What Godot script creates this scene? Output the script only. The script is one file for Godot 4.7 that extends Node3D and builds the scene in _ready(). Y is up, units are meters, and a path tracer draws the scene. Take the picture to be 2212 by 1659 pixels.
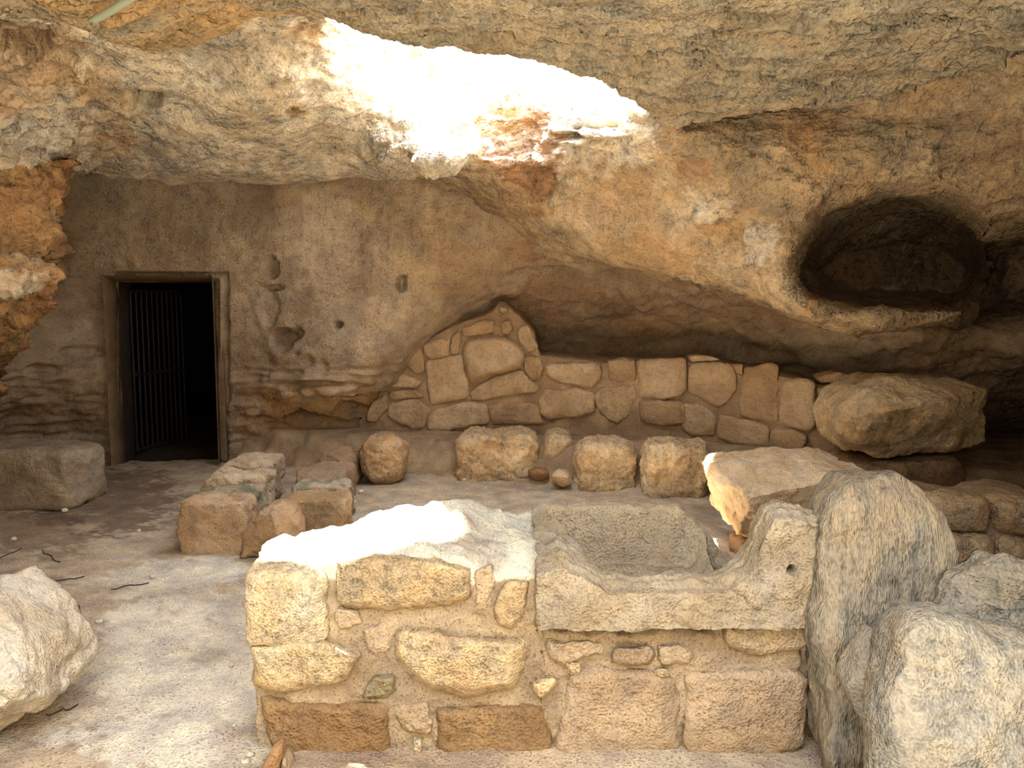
extends Node3D
# A rock-cut cave with a masonry manger: camera and light first, then the rock shell, then walls and stones, small things last.
const FOCAL := 1800.0
const EYE := 1.6
const PITCH := 5.6
const MOUTH := -1.3                  # where the rock roof ends, towards the open air
var cp := cos(deg_to_rad(PITCH))
var sp := sin(deg_to_rad(PITCH))
var fb := FastNoiseLite.new()
var fr := FastNoiseLite.new()
var fc := FastNoiseLite.new()
var M := {}
var used := {}

# ---------------------------------------------------------------- places
func P(x: float, y: float, d: float) -> Vector3:          # the point seen at x, y that lies d metres in
	var a := (x - 1106.0) / FOCAL
	var b := -(y - 829.5) / FOCAL
	var w := Vector3(a, b * cp - sp, -b * sp - cp)
	return Vector3(0, EYE, 0) + w * (d / -w.z)
func G(x: float, y: float, h := 0.0) -> Vector3:          # the point of a level h seen at x, y
	var a := (x - 1106.0) / FOCAL
	var b := -(y - 829.5) / FOCAL
	var w := Vector3(a, b * cp - sp, -b * sp - cp)
	return Vector3(0, EYE, 0) + w * ((h - EYE) / w.y)
func lin(r: float, g: float, b: float) -> Color:
	var c := Color(r / 255.0, g / 255.0, b / 255.0).srgb_to_linear()
	var y := c.get_luminance()
	return c.lerp(Color(y, y, y), 0.28)
func ramp(t: Array, x: float) -> float:                   # smooth curve through [x, value] pairs
	if x <= t[0][0]: return t[0][1]
	for i in range(1, t.size()):
		if x <= t[i][0]:
			return lerpf(t[i - 1][1], t[i][1], smoothstep(0.0, 1.0, (x - t[i - 1][0]) / (t[i][0] - t[i - 1][0])) * 0.5 + 0.5 * (x - t[i - 1][0]) / (t[i][0] - t[i - 1][0]))
	return t[t.size() - 1][1]
func n1(p: Vector3, f: float) -> float: return fb.get_noise_3dv(p * f)
func nv(p: Vector3, f: float) -> Vector3:
	return Vector3(fb.get_noise_3dv(p * f), fb.get_noise_3dv(p * f + Vector3(31.7, 5.1, 9.3)), fb.get_noise_3dv(p * f + Vector3(-12.4, 47.2, 3.8)))

# ---------------------------------------------------------------- meshes
func make(v: PackedVector3Array, c: PackedColorArray, t: PackedInt32Array, weld := false) -> ArrayMesh:
	if weld:
		var at := {}
		var to := PackedInt32Array(); to.resize(v.size())
		var v2 := PackedVector3Array(); var c2 := PackedColorArray()
		for i in v.size():
			var k := Vector3i((v[i] * 4000.0).round())
			if not at.has(k):
				at[k] = v2.size(); v2.append(v[i]); c2.append(c[i])
			to[i] = at[k]
		var t2 := PackedInt32Array()
		for i in range(0, t.size(), 3):
			var a := to[t[i]]; var b := to[t[i + 1]]; var d := to[t[i + 2]]
			if a != b and b != d and a != d:
				t2.append(a); t2.append(b); t2.append(d)
		v = v2; c = c2; t = t2
	var n := normals(v, t)
	var a := []
	a.resize(Mesh.ARRAY_MAX)
	a[Mesh.ARRAY_VERTEX] = v; a[Mesh.ARRAY_NORMAL] = n; a[Mesh.ARRAY_COLOR] = c; a[Mesh.ARRAY_INDEX] = t
	var m := ArrayMesh.new()
	m.add_surface_from_arrays(Mesh.PRIMITIVE_TRIANGLES, a)
	return m
func normals(v: PackedVector3Array, t: PackedInt32Array) -> PackedVector3Array:
	var n := PackedVector3Array(); n.resize(v.size())
	for i in range(0, t.size(), 3):
		var a := t[i]; var b := t[i + 1]; var d := t[i + 2]
		var f := (v[d] - v[a]).cross(v[b] - v[a])
		n[a] += f; n[b] += f; n[d] += f
	for i in n.size():
		n[i] = n[i].normalized() if n[i].length_squared() > 1e-20 else Vector3.UP
	return n
func numbered(called: String) -> String:
	used[called] = used.get(called, -1) + 1
	return called if used[called] == 0 else "%s_%03d" % [called, used[called]]
func put(called: String, mesh: Mesh, mat: Material, parent: Node = null, at := Vector3.ZERO) -> MeshInstance3D:
	var o := MeshInstance3D.new()
	o.mesh = mesh; o.material_override = mat; o.position = at
	o.cast_shadow = GeometryInstance3D.SHADOW_CASTING_SETTING_ON
	if parent == null:
		o.name = numbered(called); add_child(o, true)
	else:
		o.name = called; parent.add_child(o, true)
	return o
func tag(o: Node, label: String, category: String, group := "", kind := "") -> Node:
	if label: o.set_meta("label", label)
	if category: o.set_meta("category", category)
	if group: o.set_meta("group", group)
	if kind: o.set_meta("kind", kind)
	return o
func thing(called: String, at: Vector3, label: String, category: String, group := "") -> Node3D:
	var o := Node3D.new()
	o.name = numbered(called); o.position = at; add_child(o, true)
	tag(o, label, category, group, "thing")
	return o

# ---------------------------------------------------------------- rock colour: mineral patches with broken outlines
var TAN := lin(208, 184, 148)
var PALE := lin(226, 206, 176)
var OCHRE := lin(200, 154, 92)
var RUST := lin(172, 122, 76)
var CRUST := lin(232, 222, 206)
var GREY := lin(150, 142, 124)
var UMBER := lin(140, 110, 78)
var MOSS := lin(108, 116, 88)
var EARTH := lin(166, 134, 106)
func mottle(p: Vector3, base: Color, other: Color, f: float, amount: float) -> Color:
	var k := clampf(n1(p + Vector3(7, 3, 1), f) * 1.6 + 0.5, 0, 1) * amount
	return base.lerp(other, k)
func stains(c: Color, x: float, y: float, p: Vector3, list: Array) -> Color:
	for s in list:                                            # [x, y, half width, half height, colour, strength]
		var ex: float = (x - s[0]) / s[2]
		if absf(ex) > 1.7: continue
		var ey: float = (y - s[1]) / s[3]
		if absf(ey) > 1.7: continue
		var e: float = ex * ex + ey * ey + n1(p, 2.4) * 1.1 + n1(p, 11.0) * 0.9 + n1(p, 26.0) * 0.6
		c = c.lerp(s[4], smoothstep(1.15, 0.75, e) * s[5])
	return c

# ---------------------------------------------------------------- textures
func field(seed_: int, freq: float, oct: int, kind := FastNoiseLite.TYPE_SIMPLEX_SMOOTH, size := 1024) -> PackedByteArray:
	var n := FastNoiseLite.new()
	n.seed = seed_; n.frequency = freq; n.noise_type = kind
	n.fractal_type = FastNoiseLite.FRACTAL_FBM if oct > 1 else FastNoiseLite.FRACTAL_NONE
	n.fractal_octaves = oct
	var im := n.get_seamless_image(size, size, false, false, 0.15, true)
	im.convert(Image.FORMAT_L8)
	return im.get_data()
func grey_tex(bytes: PackedByteArray, size := 1024) -> ImageTexture:
	return ImageTexture.create_from_image(Image.create_from_data(size, size, false, Image.FORMAT_L8, bytes))
func stuff_mat(alb: Texture2D, hgt: Texture2D, tile: float, relief: float, offset := Vector3.ZERO, rough := 0.95) -> StandardMaterial3D:
	var m := StandardMaterial3D.new()
	m.albedo_texture = alb
	m.vertex_color_use_as_albedo = true
	m.roughness = rough
	m.metallic_specular = 0.2
	m.uv1_triplanar = true
	m.uv1_world_triplanar = true
	m.uv1_scale = Vector3.ONE / tile
	m.uv1_offset = offset
	m.heightmap_enabled = true
	m.heightmap_texture = hgt
	m.heightmap_scale = relief
	return m
func textures():
	var broad := field(11, 0.006, 5)
	var mid := field(23, 0.022, 5)
	var fine := field(37, 0.09, 3)
	var pits := field(51, 0.055, 1, FastNoiseLite.TYPE_CELLULAR)
	var n := broad.size()
	var al := PackedByteArray(); al.resize(n * 3)
	var ap := PackedByteArray(); ap.resize(n * 3)
	var af := PackedByteArray(); af.resize(n * 3)
	var ht := PackedByteArray(); ht.resize(n)
	var hp := PackedByteArray(); hp.resize(n)
	for i in n:
		var b := broad[i] / 255.0 - 0.5
		var m := mid[i] / 255.0 - 0.5
		var f := fine[i] / 255.0 - 0.5
		var q := pits[i] / 255.0
		var v := 0.9 + b * 0.36 + m * 0.6 + f * 0.5
		var dark := smoothstep(0.13, 0.3, m * 0.9 + f * 0.5)       # specks of dark mineral
		v -= dark * 0.34
		v = clampf(v, 0.1, 1.0)
		var w := clampf(0.5 + b * 1.4 + m * 0.5, 0, 1)             # warmer and greyer veins
		al[i * 3] = int(255.0 * clampf(v * (0.98 + 0.04 * w), 0, 1)); al[i * 3 + 1] = int(255.0 * v * (1.0 - 0.03 * w)); al[i * 3 + 2] = int(255.0 * v * (1.0 - 0.12 * w))
		var hole := smoothstep(0.15, 0.04, q) * smoothstep(0.0, 0.2, b + m * 0.5)
		var vp := clampf(0.91 + b * 0.2 + m * 0.32 + f * 0.4 - smoothstep(0.12, 0.3, f * 0.7 + m * 0.7) * 0.22 - hole * 0.2, 0.1, 1.0)
		ap[i * 3] = int(255.0 * vp); ap[i * 3 + 1] = int(255.0 * vp * (0.99 - 0.02 * w)); ap[i * 3 + 2] = int(255.0 * vp * (0.98 - 0.08 * w))
		var vf := clampf(0.88 + b * 0.24 + m * 0.26 + f * 0.3 - smoothstep(0.16, 0.26, f + m * 0.4) * 0.34, 0.1, 1.0)
		af[i * 3] = int(255.0 * vf); af[i * 3 + 1] = int(255.0 * vf * 0.985); af[i * 3 + 2] = int(255.0 * vf * (0.96 - 0.05 * w))
		ht[i] = int(255.0 * clampf(0.5 + b * 0.5 + m * 0.8 + f * 0.4 - dark * 0.2, 0, 1))
		hp[i] = int(255.0 * clampf(0.5 + b * 0.3 + m * 0.7 + f * 0.5 - hole * 0.3, 0, 1))
	var ta := ImageTexture.create_from_image(Image.create_from_data(1024, 1024, false, Image.FORMAT_RGB8, al))
	var tp := ImageTexture.create_from_image(Image.create_from_data(1024, 1024, false, Image.FORMAT_RGB8, ap))
	var tf := ImageTexture.create_from_image(Image.create_from_data(1024, 1024, false, Image.FORMAT_RGB8, af))
	var th := grey_tex(ht)
	var tq := grey_tex(hp)
	M.rock = stuff_mat(ta, th, 2.3, 4.5)
	M.plaster = stuff_mat(tp, th, 2.6, 2.0, Vector3(0.3, 0.1, 0))
	M.stone = stuff_mat(tp, tq, 1.3, 1.6, Vector3(0.1, 0.4, 0.2))
	M.rough_stone = stuff_mat(ta, tq, 1.1, 2.0, Vector3(0.6, 0.2, 0.1))
	M.slab = stuff_mat(ta, tq, 1.1, 1.8, Vector3(0.2, 0.5, 0.4))
	M.slab.uv1_scale = Vector3(1.5, 0.42, 1.5)      # the grain runs upright
	M.mortar = stuff_mat(tf, tq, 1.5, 0.8)
	M.earth = stuff_mat(tf, tq, 1.7, 1.0)
	var plain := StandardMaterial3D.new()
	plain.albedo_color = Color(0.1, 0.04, 0.038); plain.roughness = 0.7; plain.metallic = 0.2
	M.iron = plain
	var hose := StandardMaterial3D.new()
	hose.albedo_color = Color(0.66, 0.7, 0.62); hose.roughness = 0.45
	M.hose = hose
	var twig := StandardMaterial3D.new()
	twig.albedo_color = Color(0.25, 0.19, 0.14); twig.roughness = 0.9
	M.twig = twig

# ---------------------------------------------------------------- rock sheets: a smooth surface through a net of points, roughened
func cat(a: Vector3, b: Vector3, c: Vector3, d: Vector3, t: float) -> Vector3:
	return 0.5 * (2.0 * b + (c - a) * t + (2.0 * a - 5.0 * b + 4.0 * c - d) * t * t + (3.0 * b - a - 3.0 * c + d) * t * t * t)
func net_at(net: Array, u: float, v: float) -> Vector3:
	var nc := net.size(); var nr: int = net[0].size()
	var i := clampi(int(u), 0, nc - 2); var j := clampi(int(v), 0, nr - 2)
	var q := []
	for a in range(-1, 3):
		var col: Array = net[clampi(i + a, 0, nc - 1)]
		q.append(cat(col[clampi(j - 1, 0, nr - 1)], col[j], col[clampi(j + 1, 0, nr - 1)], col[clampi(j + 2, 0, nr - 1)], v - j))
	return cat(q[0], q[1], q[2], q[3], u - i)
func steps(net: Array, along: bool, step: float) -> PackedFloat32Array:      # parameter values about step pixels apart
	var out := PackedFloat32Array()
	var k = net.size() if along else net[0].size()
	for i in k - 1:
		var far := 0.0
		if along:
			far = absf(net[i + 1][0].x - net[i][0].x)
		else:
			for col in net: far = maxf(far, Vector2(col[i + 1].x - col[i].x, (col[i + 1].y - col[i].y)).length() + 60.0 * absf(col[i + 1].z - col[i].z))
		var n := maxi(1, int(ceil(far / step)))
		for s in n: out.append(i + float(s) / n)
	out.append(k - 1.0)
	return out
# net: columns of Vector3(x, y, depth); bump(x, y, p) -> metres along the normal; paint(x, y, p) -> colour; hole: [x0, y0, x1, y1] left open
func sheet(net: Array, step: float, bump: Callable, paint: Callable, hole := [], shift = null) -> ArrayMesh:
	var us := steps(net, true, step); var vs := steps(net, false, step)
	var w := us.size(); var h := vs.size()
	var v := PackedVector3Array(); v.resize(w * h)
	var xy := PackedVector2Array(); xy.resize(w * h)
	var c := PackedColorArray(); c.resize(w * h)
	var inside := PackedByteArray(); inside.resize(w * h)
	for i in w:
		for j in h:
			var q := net_at(net, us[i], vs[j])
			if hole.size() and q.x > hole[0] and q.x < hole[2] and q.y > hole[1] and q.y < hole[3]:
				inside[i * h + j] = 1
				var l: float = q.x - hole[0]; var r: float = hole[2] - q.x; var a: float = q.y - hole[1]; var b: float = hole[3] - q.y
				var m := minf(minf(l, r), minf(a, b))
				if m == l: q.x = hole[0]
				elif m == r: q.x = hole[2]
				elif m == a: q.y = hole[1]
				else: q.y = hole[3]
			if shift != null: q.z += shift.call(q.x, q.y)
			v[i * h + j] = P(q.x, q.y, q.z)
			xy[i * h + j] = Vector2(q.x, q.y)
	var t := PackedInt32Array()
	for i in w - 1:
		for j in h - 1:
			var a := i * h + j
			if inside[a] and inside[a + 1] and inside[a + h] and inside[a + h + 1]: continue
			t.append_array([a, a + h, a + 1, a + 1, a + h, a + h + 1])
	var n := normals(v, t)
	for i in v.size():
		var s := 1.0 if n[i].dot(Vector3(0, EYE, 0) - v[i]) > 0.0 else -1.0
		var p := v[i]
		c[i] = paint.call(xy[i].x, xy[i].y, p)
		if inside[i] == 0: v[i] = p + n[i] * s * bump.call(xy[i].x, xy[i].y, p)
	return make(v, c, t)
func cols(list: Array) -> Array:           # [[x, [y...], [d...]], ...] -> net
	var net := []
	for e in list:
		var col := []
		for j in e[1].size(): col.append(Vector3(e[0], e[1][j], e[2][j]))
		net.append(col)
	return net

# ---------------------------------------------------------------- stones
# a stone with the outline drawn at x, y, at depth(x, y); the middle line core stands out by bulge; it goes back by thick
func smooth_ring(o: Array, n: int, soft := 1) -> Array:
	var q := []
	for e in o: q.append(Vector2(e[0], e[1]))
	for k in soft:
		var r := []
		for i in q.size():
			var a: Vector2 = q[i]; var b: Vector2 = q[(i + 1) % q.size()]
			r.append(a.lerp(b, 0.12)); r.append(a.lerp(b, 0.88))
		q = r
	var total := 0.0
	for i in q.size(): total += q[i].distance_to(q[(i + 1) % q.size()])
	var out := []
	var i := 0; var run := 0.0
	for k in n:
		var want := total * k / n
		while run + q[i].distance_to(q[(i + 1) % q.size()]) < want and i < q.size() - 1:
			run += q[i].distance_to(q[(i + 1) % q.size()]); i += 1
		var len_: float = q[i].distance_to(q[(i + 1) % q.size()])
		out.append(q[i].lerp(q[(i + 1) % q.size()], clampf((want - run) / maxf(len_, 1e-6), 0, 1)))
	return out
func stone_mesh(outline: Array, depth: Callable, core: Array, bulge: float, flat: float, thick: float, rough: float, rf: float, n: int, rings: int, paint: Callable, at: Vector3, taper := 0.12, crag := 0.0) -> ArrayMesh:
	var ring := smooth_ring(outline, n, 0 if crag > 0.0 else 1)
	var ca := Vector2(core[0], core[1]); var cb := Vector2(core[2], core[3])
	var v := PackedVector3Array(); var c := PackedColorArray(); var t := PackedInt32Array()
	var back := maxi(2, int(rings * 0.6))
	var levels := rings + back + 1 + 3
	for k in levels:
		for i in n:
			var o: Vector2 = ring[i]
			var m := Geometry2D.get_closest_point_to_segment(o, ca, cb)
			var p: Vector3
			var q: Vector2
			if k <= rings:
				var s := pow(float(k) / rings, 0.8)
				q = m.lerp(o, s)
				p = P(q.x, q.y, depth.call(q.x, q.y) - bulge * (1.0 - pow(s, flat)))
			elif k <= rings + back:
				var s := float(k - rings) / back
				q = o.lerp(m, taper * s * s)
				p = P(o.x, o.y, depth.call(o.x, o.y))
				var mid := P(m.x, m.y, depth.call(m.x, m.y))
				p = p.lerp(mid, taper * s * s) - Vector3(0, 0, thick * s)
			else:
				var s := float(k - rings - back) / 3.0
				q = o.lerp(m, taper + (1.0 - taper) * s)
				p = P(o.x, o.y, depth.call(o.x, o.y)).lerp(P(m.x, m.y, depth.call(m.x, m.y)), taper + (1.0 - taper) * s) - Vector3(0, 0, thick)
			c.append(paint.call(q.x, q.y, p))
			var w := p + nv(p, rf) * rough + nv(p, rf * 4.0) * rough * 0.4
			if crag > 0.0:
				var cell := fc.get_noise_3dv(p * rf * 1.1 + nv(p, rf) * 0.25)
				w += (p - P(m.x, m.y, depth.call(m.x, m.y) + thick * 0.4)).normalized() * (fr.get_noise_3dv(p * rf * 0.5) * 0.7 + cell * 0.6) * crag
			v.append(w - at)
	for k in levels - 1:
		for i in n:
			var a := k * n + i; var b := k * n + (i + 1) % n
			t.append_array([a, b, a + n, b, b + n, a + n])
	return make(v, c, t, true)
# a squared block: front rectangle seen at x0..x1, y0..y1 at depth d, going back by thick
func block_mesh(x0: float, y0: float, x1: float, y1: float, d: float, thick: float, k: float, rough: float, rf: float, seg: int, paint: Callable, at: Vector3, lean := Vector3.ZERO, turn := 0.0) -> ArrayMesh:
	var f := [P(x0, y1, d), P(x1, y1, d), P(x0, y0, d), P(x1, y0, d)]
	f[2].x = lerpf(f[2].x, f[0].x, 0.5); f[0].x = f[2].x
	f[3].x = lerpf(f[3].x, f[1].x, 0.5); f[1].x = f[3].x
	f[0].y -= 0.03; f[1].y -= 0.03
	var v := PackedVector3Array(); var c := PackedColorArray(); var t := PackedInt32Array()
	var mid: Vector3 = (f[0] + f[1] + f[2] + f[3]) / 4.0
	for side in 6:
		var base := v.size()
		for i in seg + 1:
			for j in seg + 1:
				var a := -1.0 + 2.0 * i / seg; var b := -1.0 + 2.0 * j / seg
				var q: Vector3 = [Vector3(a, b, 1), Vector3(-a, b, -1), Vector3(1, b, -a), Vector3(-1, b, a), Vector3(a, 1, -b), Vector3(a, -1, b)][side]
				q /= pow(pow(absf(q.x), k) + pow(absf(q.y), k) + pow(absf(q.z), k), 1.0 / k)
				var u := (q + Vector3.ONE) * 0.5
				var p: Vector3 = f[0].lerp(f[1], u.x).lerp(f[2].lerp(f[3], u.x), u.y) - Vector3(0, 0, thick * (1.0 - u.z)) + lean * u.y
				if turn != 0.0: p = mid + (p - mid).rotated(Vector3.UP, turn)
				c.append(paint.call(0.0, 0.0, p))
				v.append(p + nv(p, rf) * rough + nv(p, rf * 4.0) * rough * 0.4 - at)
		for i in seg:
			for j in seg:
				var a := base + i * (seg + 1) + j
				t.append_array([a, a + 1, a + seg + 1, a + 1, a + seg + 2, a + seg + 1])
	return make(v, c, t, true)
# a closed body under a top surface: top(u, v) -> point, u along, v from front to back; sides go down to bottom(x, z)
func body_mesh(nu: int, nw: int, nh: int, top: Callable, bottom: float, rough: float, rf: float, paint: Callable, at: Vector3, front = null) -> ArrayMesh:
	var v := PackedVector3Array(); var c := PackedColorArray(); var t := PackedInt32Array()
	var add := func(p: Vector3, extra: Vector3):
		c.append(paint.call(0.0, 0.0, p))
		v.append(p + nv(p, rf) * rough + nv(p, rf * 4.0) * rough * 0.4 + extra - at)
	var quads := func(base: int, w: int, h: int, flip: bool):
		for i in w:
			for j in h:
				var a := base + i * (h + 1) + j
				if flip: t.append_array([a, a + h + 1, a + 1, a + 1, a + h + 1, a + h + 2])
				else: t.append_array([a, a + 1, a + h + 1, a + 1, a + h + 2, a + h + 1])
	for i in nu + 1:
		for j in nw + 1: add.call(top.call(float(i) / nu, float(j) / nw), Vector3.ZERO)
	quads.call(0, nu, nw, false)
	for side in 4:
		var base := v.size()
		var w := nu if side < 2 else nw
		for i in w + 1:
			var s := float(i) / w
			var p: Vector3 = top.call(s, 0.0) if side == 0 else top.call(s, 1.0) if side == 1 else top.call(0.0, s) if side == 2 else top.call(1.0, s)
			for j in nh + 1:
				var q := Vector3(p.x, lerpf(p.y, bottom, float(j) / nh), p.z)
				add.call(q, front.call(q) if side == 0 and front != null and j > 0 else Vector3.ZERO)
		quads.call(base, w, nh, side == 0 or side == 3)
	return make(v, c, t, true)
func tube_mesh(pts: Array, r: float, sides := 8) -> ArrayMesh:
	var v := PackedVector3Array(); var c := PackedColorArray(); var t := PackedInt32Array()
	for k in pts.size():
		var dir: Vector3 = (pts[mini(k + 1, pts.size() - 1)] - pts[maxi(k - 1, 0)]).normalized()
		var a := dir.cross(Vector3(0.3, 0.2, 0.93)).normalized(); var b := dir.cross(a)
		for i in sides:
			v.append(pts[k] + (a * cos(TAU * i / sides) + b * sin(TAU * i / sides)) * r); c.append(Color.WHITE)
	for k in pts.size() - 1:
		for i in sides:
			var a := k * sides + i; var b := k * sides + (i + 1) % sides
			t.append_array([a, a + sides, b, b, a + sides, b + sides])
	for e in [0, (pts.size() - 1) * sides]:
		for i in range(1, sides - 1): t.append_array([e, e + i, e + i + 1])
	return make(v, c, t)
func block_at(h: Vector3, paint: Callable) -> ArrayMesh:      # a slightly worn bar of stone
	var v := PackedVector3Array(); var c := PackedColorArray(); var t := PackedInt32Array()
	for side in 6:
		var base := v.size()
		for i in 9:
			for j in 9:
				var a := -1.0 + 0.25 * i; var b := -1.0 + 0.25 * j
				var q: Vector3 = [Vector3(a, b, 1), Vector3(-a, b, -1), Vector3(1, b, -a), Vector3(-1, b, a), Vector3(a, 1, -b), Vector3(a, -1, b)][side]
				q /= pow(pow(absf(q.x), 16.0) + pow(absf(q.y), 16.0) + pow(absf(q.z), 16.0), 1.0 / 16.0)
				q *= h
				v.append(q + nv(q, 5.0) * 0.012); c.append(paint.call(0.0, 0.0, q))
		for i in 8:
			for j in 8:
				var a := base + i * 9 + j
				t.append_array([a, a + 1, a + 9, a + 1, a + 10, a + 9])
	return make(v, c, t, true)
func bar(a: Vector3, b: Vector3, r: float) -> ArrayMesh:
	return tube_mesh([a, a.lerp(b, 0.5), b], r, 6)
func plain(col: Color, other: Color, f := 3.0, amount := 0.8) -> Callable:
	return func(_x, _y, p): return mottle(p, col, other, f, amount)

func _ready():
	# ------------------------------------------------------------ camera, sky, sun, exposure
	var cam := Camera3D.new()
	cam.name = "camera"; add_child(cam)
	cam.position = Vector3(0, EYE, 0); cam.rotation_degrees.x = -PITCH
	cam.fov = rad_to_deg(2.0 * atan(829.5 / FOCAL)); cam.near = 0.05; cam.current = true
	var sky := ProceduralSkyMaterial.new()
	sky.sky_top_color = Color(0.84, 0.87, 0.92); sky.sky_horizon_color = Color(0.9, 0.9, 0.9)
	sky.ground_bottom_color = Color(0.55, 0.5, 0.43); sky.ground_horizon_color = Color(0.75, 0.72, 0.66)
	sky.sky_energy_multiplier = 3.2; sky.ground_energy_multiplier = 1.0
	var env := Environment.new()
	env.background_mode = Environment.BG_SKY
	env.sky = Sky.new(); env.sky.sky_material = sky
	env.tonemap_mode = Environment.TONE_MAPPER_LINEAR
	env.tonemap_exposure = 1.08
	env.sdfgi_enabled = true; env.ssao_enabled = true; env.ssil_enabled = true
	var we := WorldEnvironment.new()
	we.name = "environment"; we.environment = env; add_child(we)
	var sun := DirectionalLight3D.new()
	sun.name = "sun"; add_child(sun)
	sun.look_at_from_position(Vector3.ZERO, -Vector3(-0.15, 0.96, -0.14))
	sun.light_energy = 20.0; sun.light_color = Color(1.0, 0.97, 0.93); sun.light_angular_distance = 2.0; sun.shadow_enabled = true

	fb.noise_type = FastNoiseLite.TYPE_SIMPLEX_SMOOTH; fb.frequency = 1.0; fb.fractal_type = FastNoiseLite.FRACTAL_FBM; fb.fractal_octaves = 3; fb.seed = 5
	fr.noise_type = FastNoiseLite.TYPE_SIMPLEX_SMOOTH; fr.frequency = 1.0; fr.fractal_type = FastNoiseLite.FRACTAL_RIDGED; fr.fractal_octaves = 4; fr.seed = 9
	fc.noise_type = FastNoiseLite.TYPE_CELLULAR; fc.frequency = 1.0; fc.fractal_type = FastNoiseLite.FRACTAL_NONE; fc.seed = 3
	textures()
	back_wall()
	overhang()
	near_ceiling()
	left_rock()
	outer_rock()
	ground()
	doorway()
	manger_wall()
	trough()
	rubble_wall()
	inner_row()
	channel_stones()
	right_boulders()
	near_stones()
	little_things()

# ---------------------------------------------------------------- the shell
func back_wall():
	var ys := [250, 400, 520, 620, 700, 780, 860, 930, 1000, 1130]
	var net := cols([
		[-700, ys, [4.6, 4.7, 4.8, 4.9, 5.0, 5.0, 5.1, 5.1, 5.1, 5.1]],
		[-300, ys, [6.2, 6.3, 6.4, 6.5, 6.5, 6.6, 6.6, 6.7, 6.7, 6.7]],
		[0, ys, [7.6, 7.6, 7.6, 7.6, 7.6, 7.6, 7.7, 7.9, 8.0, 8.0]],
		[150, ys, [8.2, 8.15, 8.15, 8.15, 8.1, 8.05, 8.1, 8.25, 8.3, 8.3]],
		[330, ys, [8.2, 8.15, 8.2, 8.25, 8.3, 8.3, 8.3, 8.3, 8.3, 8.3]],
		[500, ys, [8.15, 8.1, 8.1, 8.15, 8.2, 8.25, 8.3, 8.3, 8.3, 8.3]],
		[620, ys, [8.1, 8.0, 8.0, 8.0, 8.0, 8.0, 8.05, 8.3, 8.5, 8.5]],
		[740, ys, [8.1, 7.95, 7.9, 7.9, 7.85, 7.85, 7.95, 8.35, 8.6, 8.6]],
		[850, ys, [8.1, 7.9, 7.85, 7.85, 7.85, 8.0, 8.5, 8.7, 8.8, 8.8]],
		[960, ys, [8.1, 7.85, 7.85, 7.95, 8.25, 8.75, 8.9, 8.9, 8.9, 8.9]],
		[1080, ys, [8.1, 7.8, 7.9, 8.2, 8.65, 8.9, 8.95, 8.95, 8.95, 8.95]],
		[1200, ys, [8.0, 7.7, 7.9, 8.35, 8.75, 8.95, 9.0, 9.0, 9.0, 9.0]],
		[1350, ys, [8.0, 7.6, 7.6, 8.0, 8.5, 8.8, 8.9, 8.9, 8.9, 8.9]],
		[1520, ys, [8.0, 7.5, 7.3, 7.5, 8.0, 8.4, 8.6, 8.6, 8.6, 8.6]],
		[1700, ys, [9.5, 9.0, 8.4, 7.3, 7.3, 7.8, 8.2, 8.2, 8.2, 8.2]],
		[1880, ys, [10.5, 10.5, 10.0, 8.6, 6.7, 7.1, 7.6, 8.0, 8.0, 8.0]],
		[2060, ys, [10.5, 10.5, 10.0, 8.6, 6.6, 6.8, 7.4, 8.2, 8.2, 8.2]],
		[2212, ys, [10.0, 10.0, 9.6, 8.4, 6.6, 6.5, 7.3, 8.2, 8.4, 8.4]],
		[2450, ys, [6.5, 6.3, 6.2, 6.0, 5.9, 6.0, 6.5, 7.0, 7.2, 7.2]],
		[2800, ys, [5.0, 5.0, 5.0, 5.0, 5.0, 5.0, 5.0, 5.0, 5.0, 5.0]]])
	# hollows cut or broken into the wall: x, y, half width, half height, metres deep
	var dents := [[608, 735, 23, 25, 0.17], [640, 722, 11, 14, 0.08], [585, 578, 14, 24, 0.13], [585, 622, 20, 7, 0.07], [727, 701, 8, 8, 0.14], [868, 612, 10, 18, 0.11], [578, 666, 20, 40, 0.04],
		[1190, 590, 60, 14, 0.05], [180, 760, 55, 12, 0.05], [90, 800, 40, 14, 0.05], [1120, 650, 60, 14, 0.04], [665, 780, 10, 14, 0.04], [640, 765, 6, 6, 0.03], [700, 790, 7, 6, 0.03], [660, 905, 45, 12, 0.16], [760, 890, 40, 14, 0.08],
		[680, 830, 70, 6, 0.06], [730, 860, 60, 5, 0.06]]
	var bump := func(x, y, p):
		var cut := smoothstep(760.0, 820.0, y) * smoothstep(1000.0, 860.0, x)   # the broken, layered foot of the wall
		var carved: float = smoothstep(430.0, 560.0, y) * smoothstep(1000.0, 1100.0, x) + cut + smoothstep(250.0, 180.0, x) * smoothstep(600.0, 700.0, y)
		var d: float = n1(p, 0.9) * 0.07 + n1(p, 3.5) * lerpf(0.018, 0.05, clampf(carved, 0, 1)) + n1(p, 14.0) * lerpf(0.006, 0.014, clampf(carved, 0, 1))
		d += (fr.get_noise_3d(p.x * 1.2, p.y * 7.0, p.z) - 0.3) * 0.05 * cut
		if x > 380 and x < 1000: d += fb.get_noise_3d(p.x * 22.0, p.y * 1.6, 3.0) * 0.007 * smoothstep(640.0, 520.0, y)
		for e in dents:
			var q: float = pow((x - e[0]) / e[2], 2.0) + pow((y - e[1]) / e[3], 2.0)
			if q < 1.6: d -= e[4] * smoothstep(1.2, 0.85, q + n1(p, 9.0) * 0.2)
		# rebate cut round the doorway
		if x > 244 and x < 492 and y > 589: d -= 0.05
		return d
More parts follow.
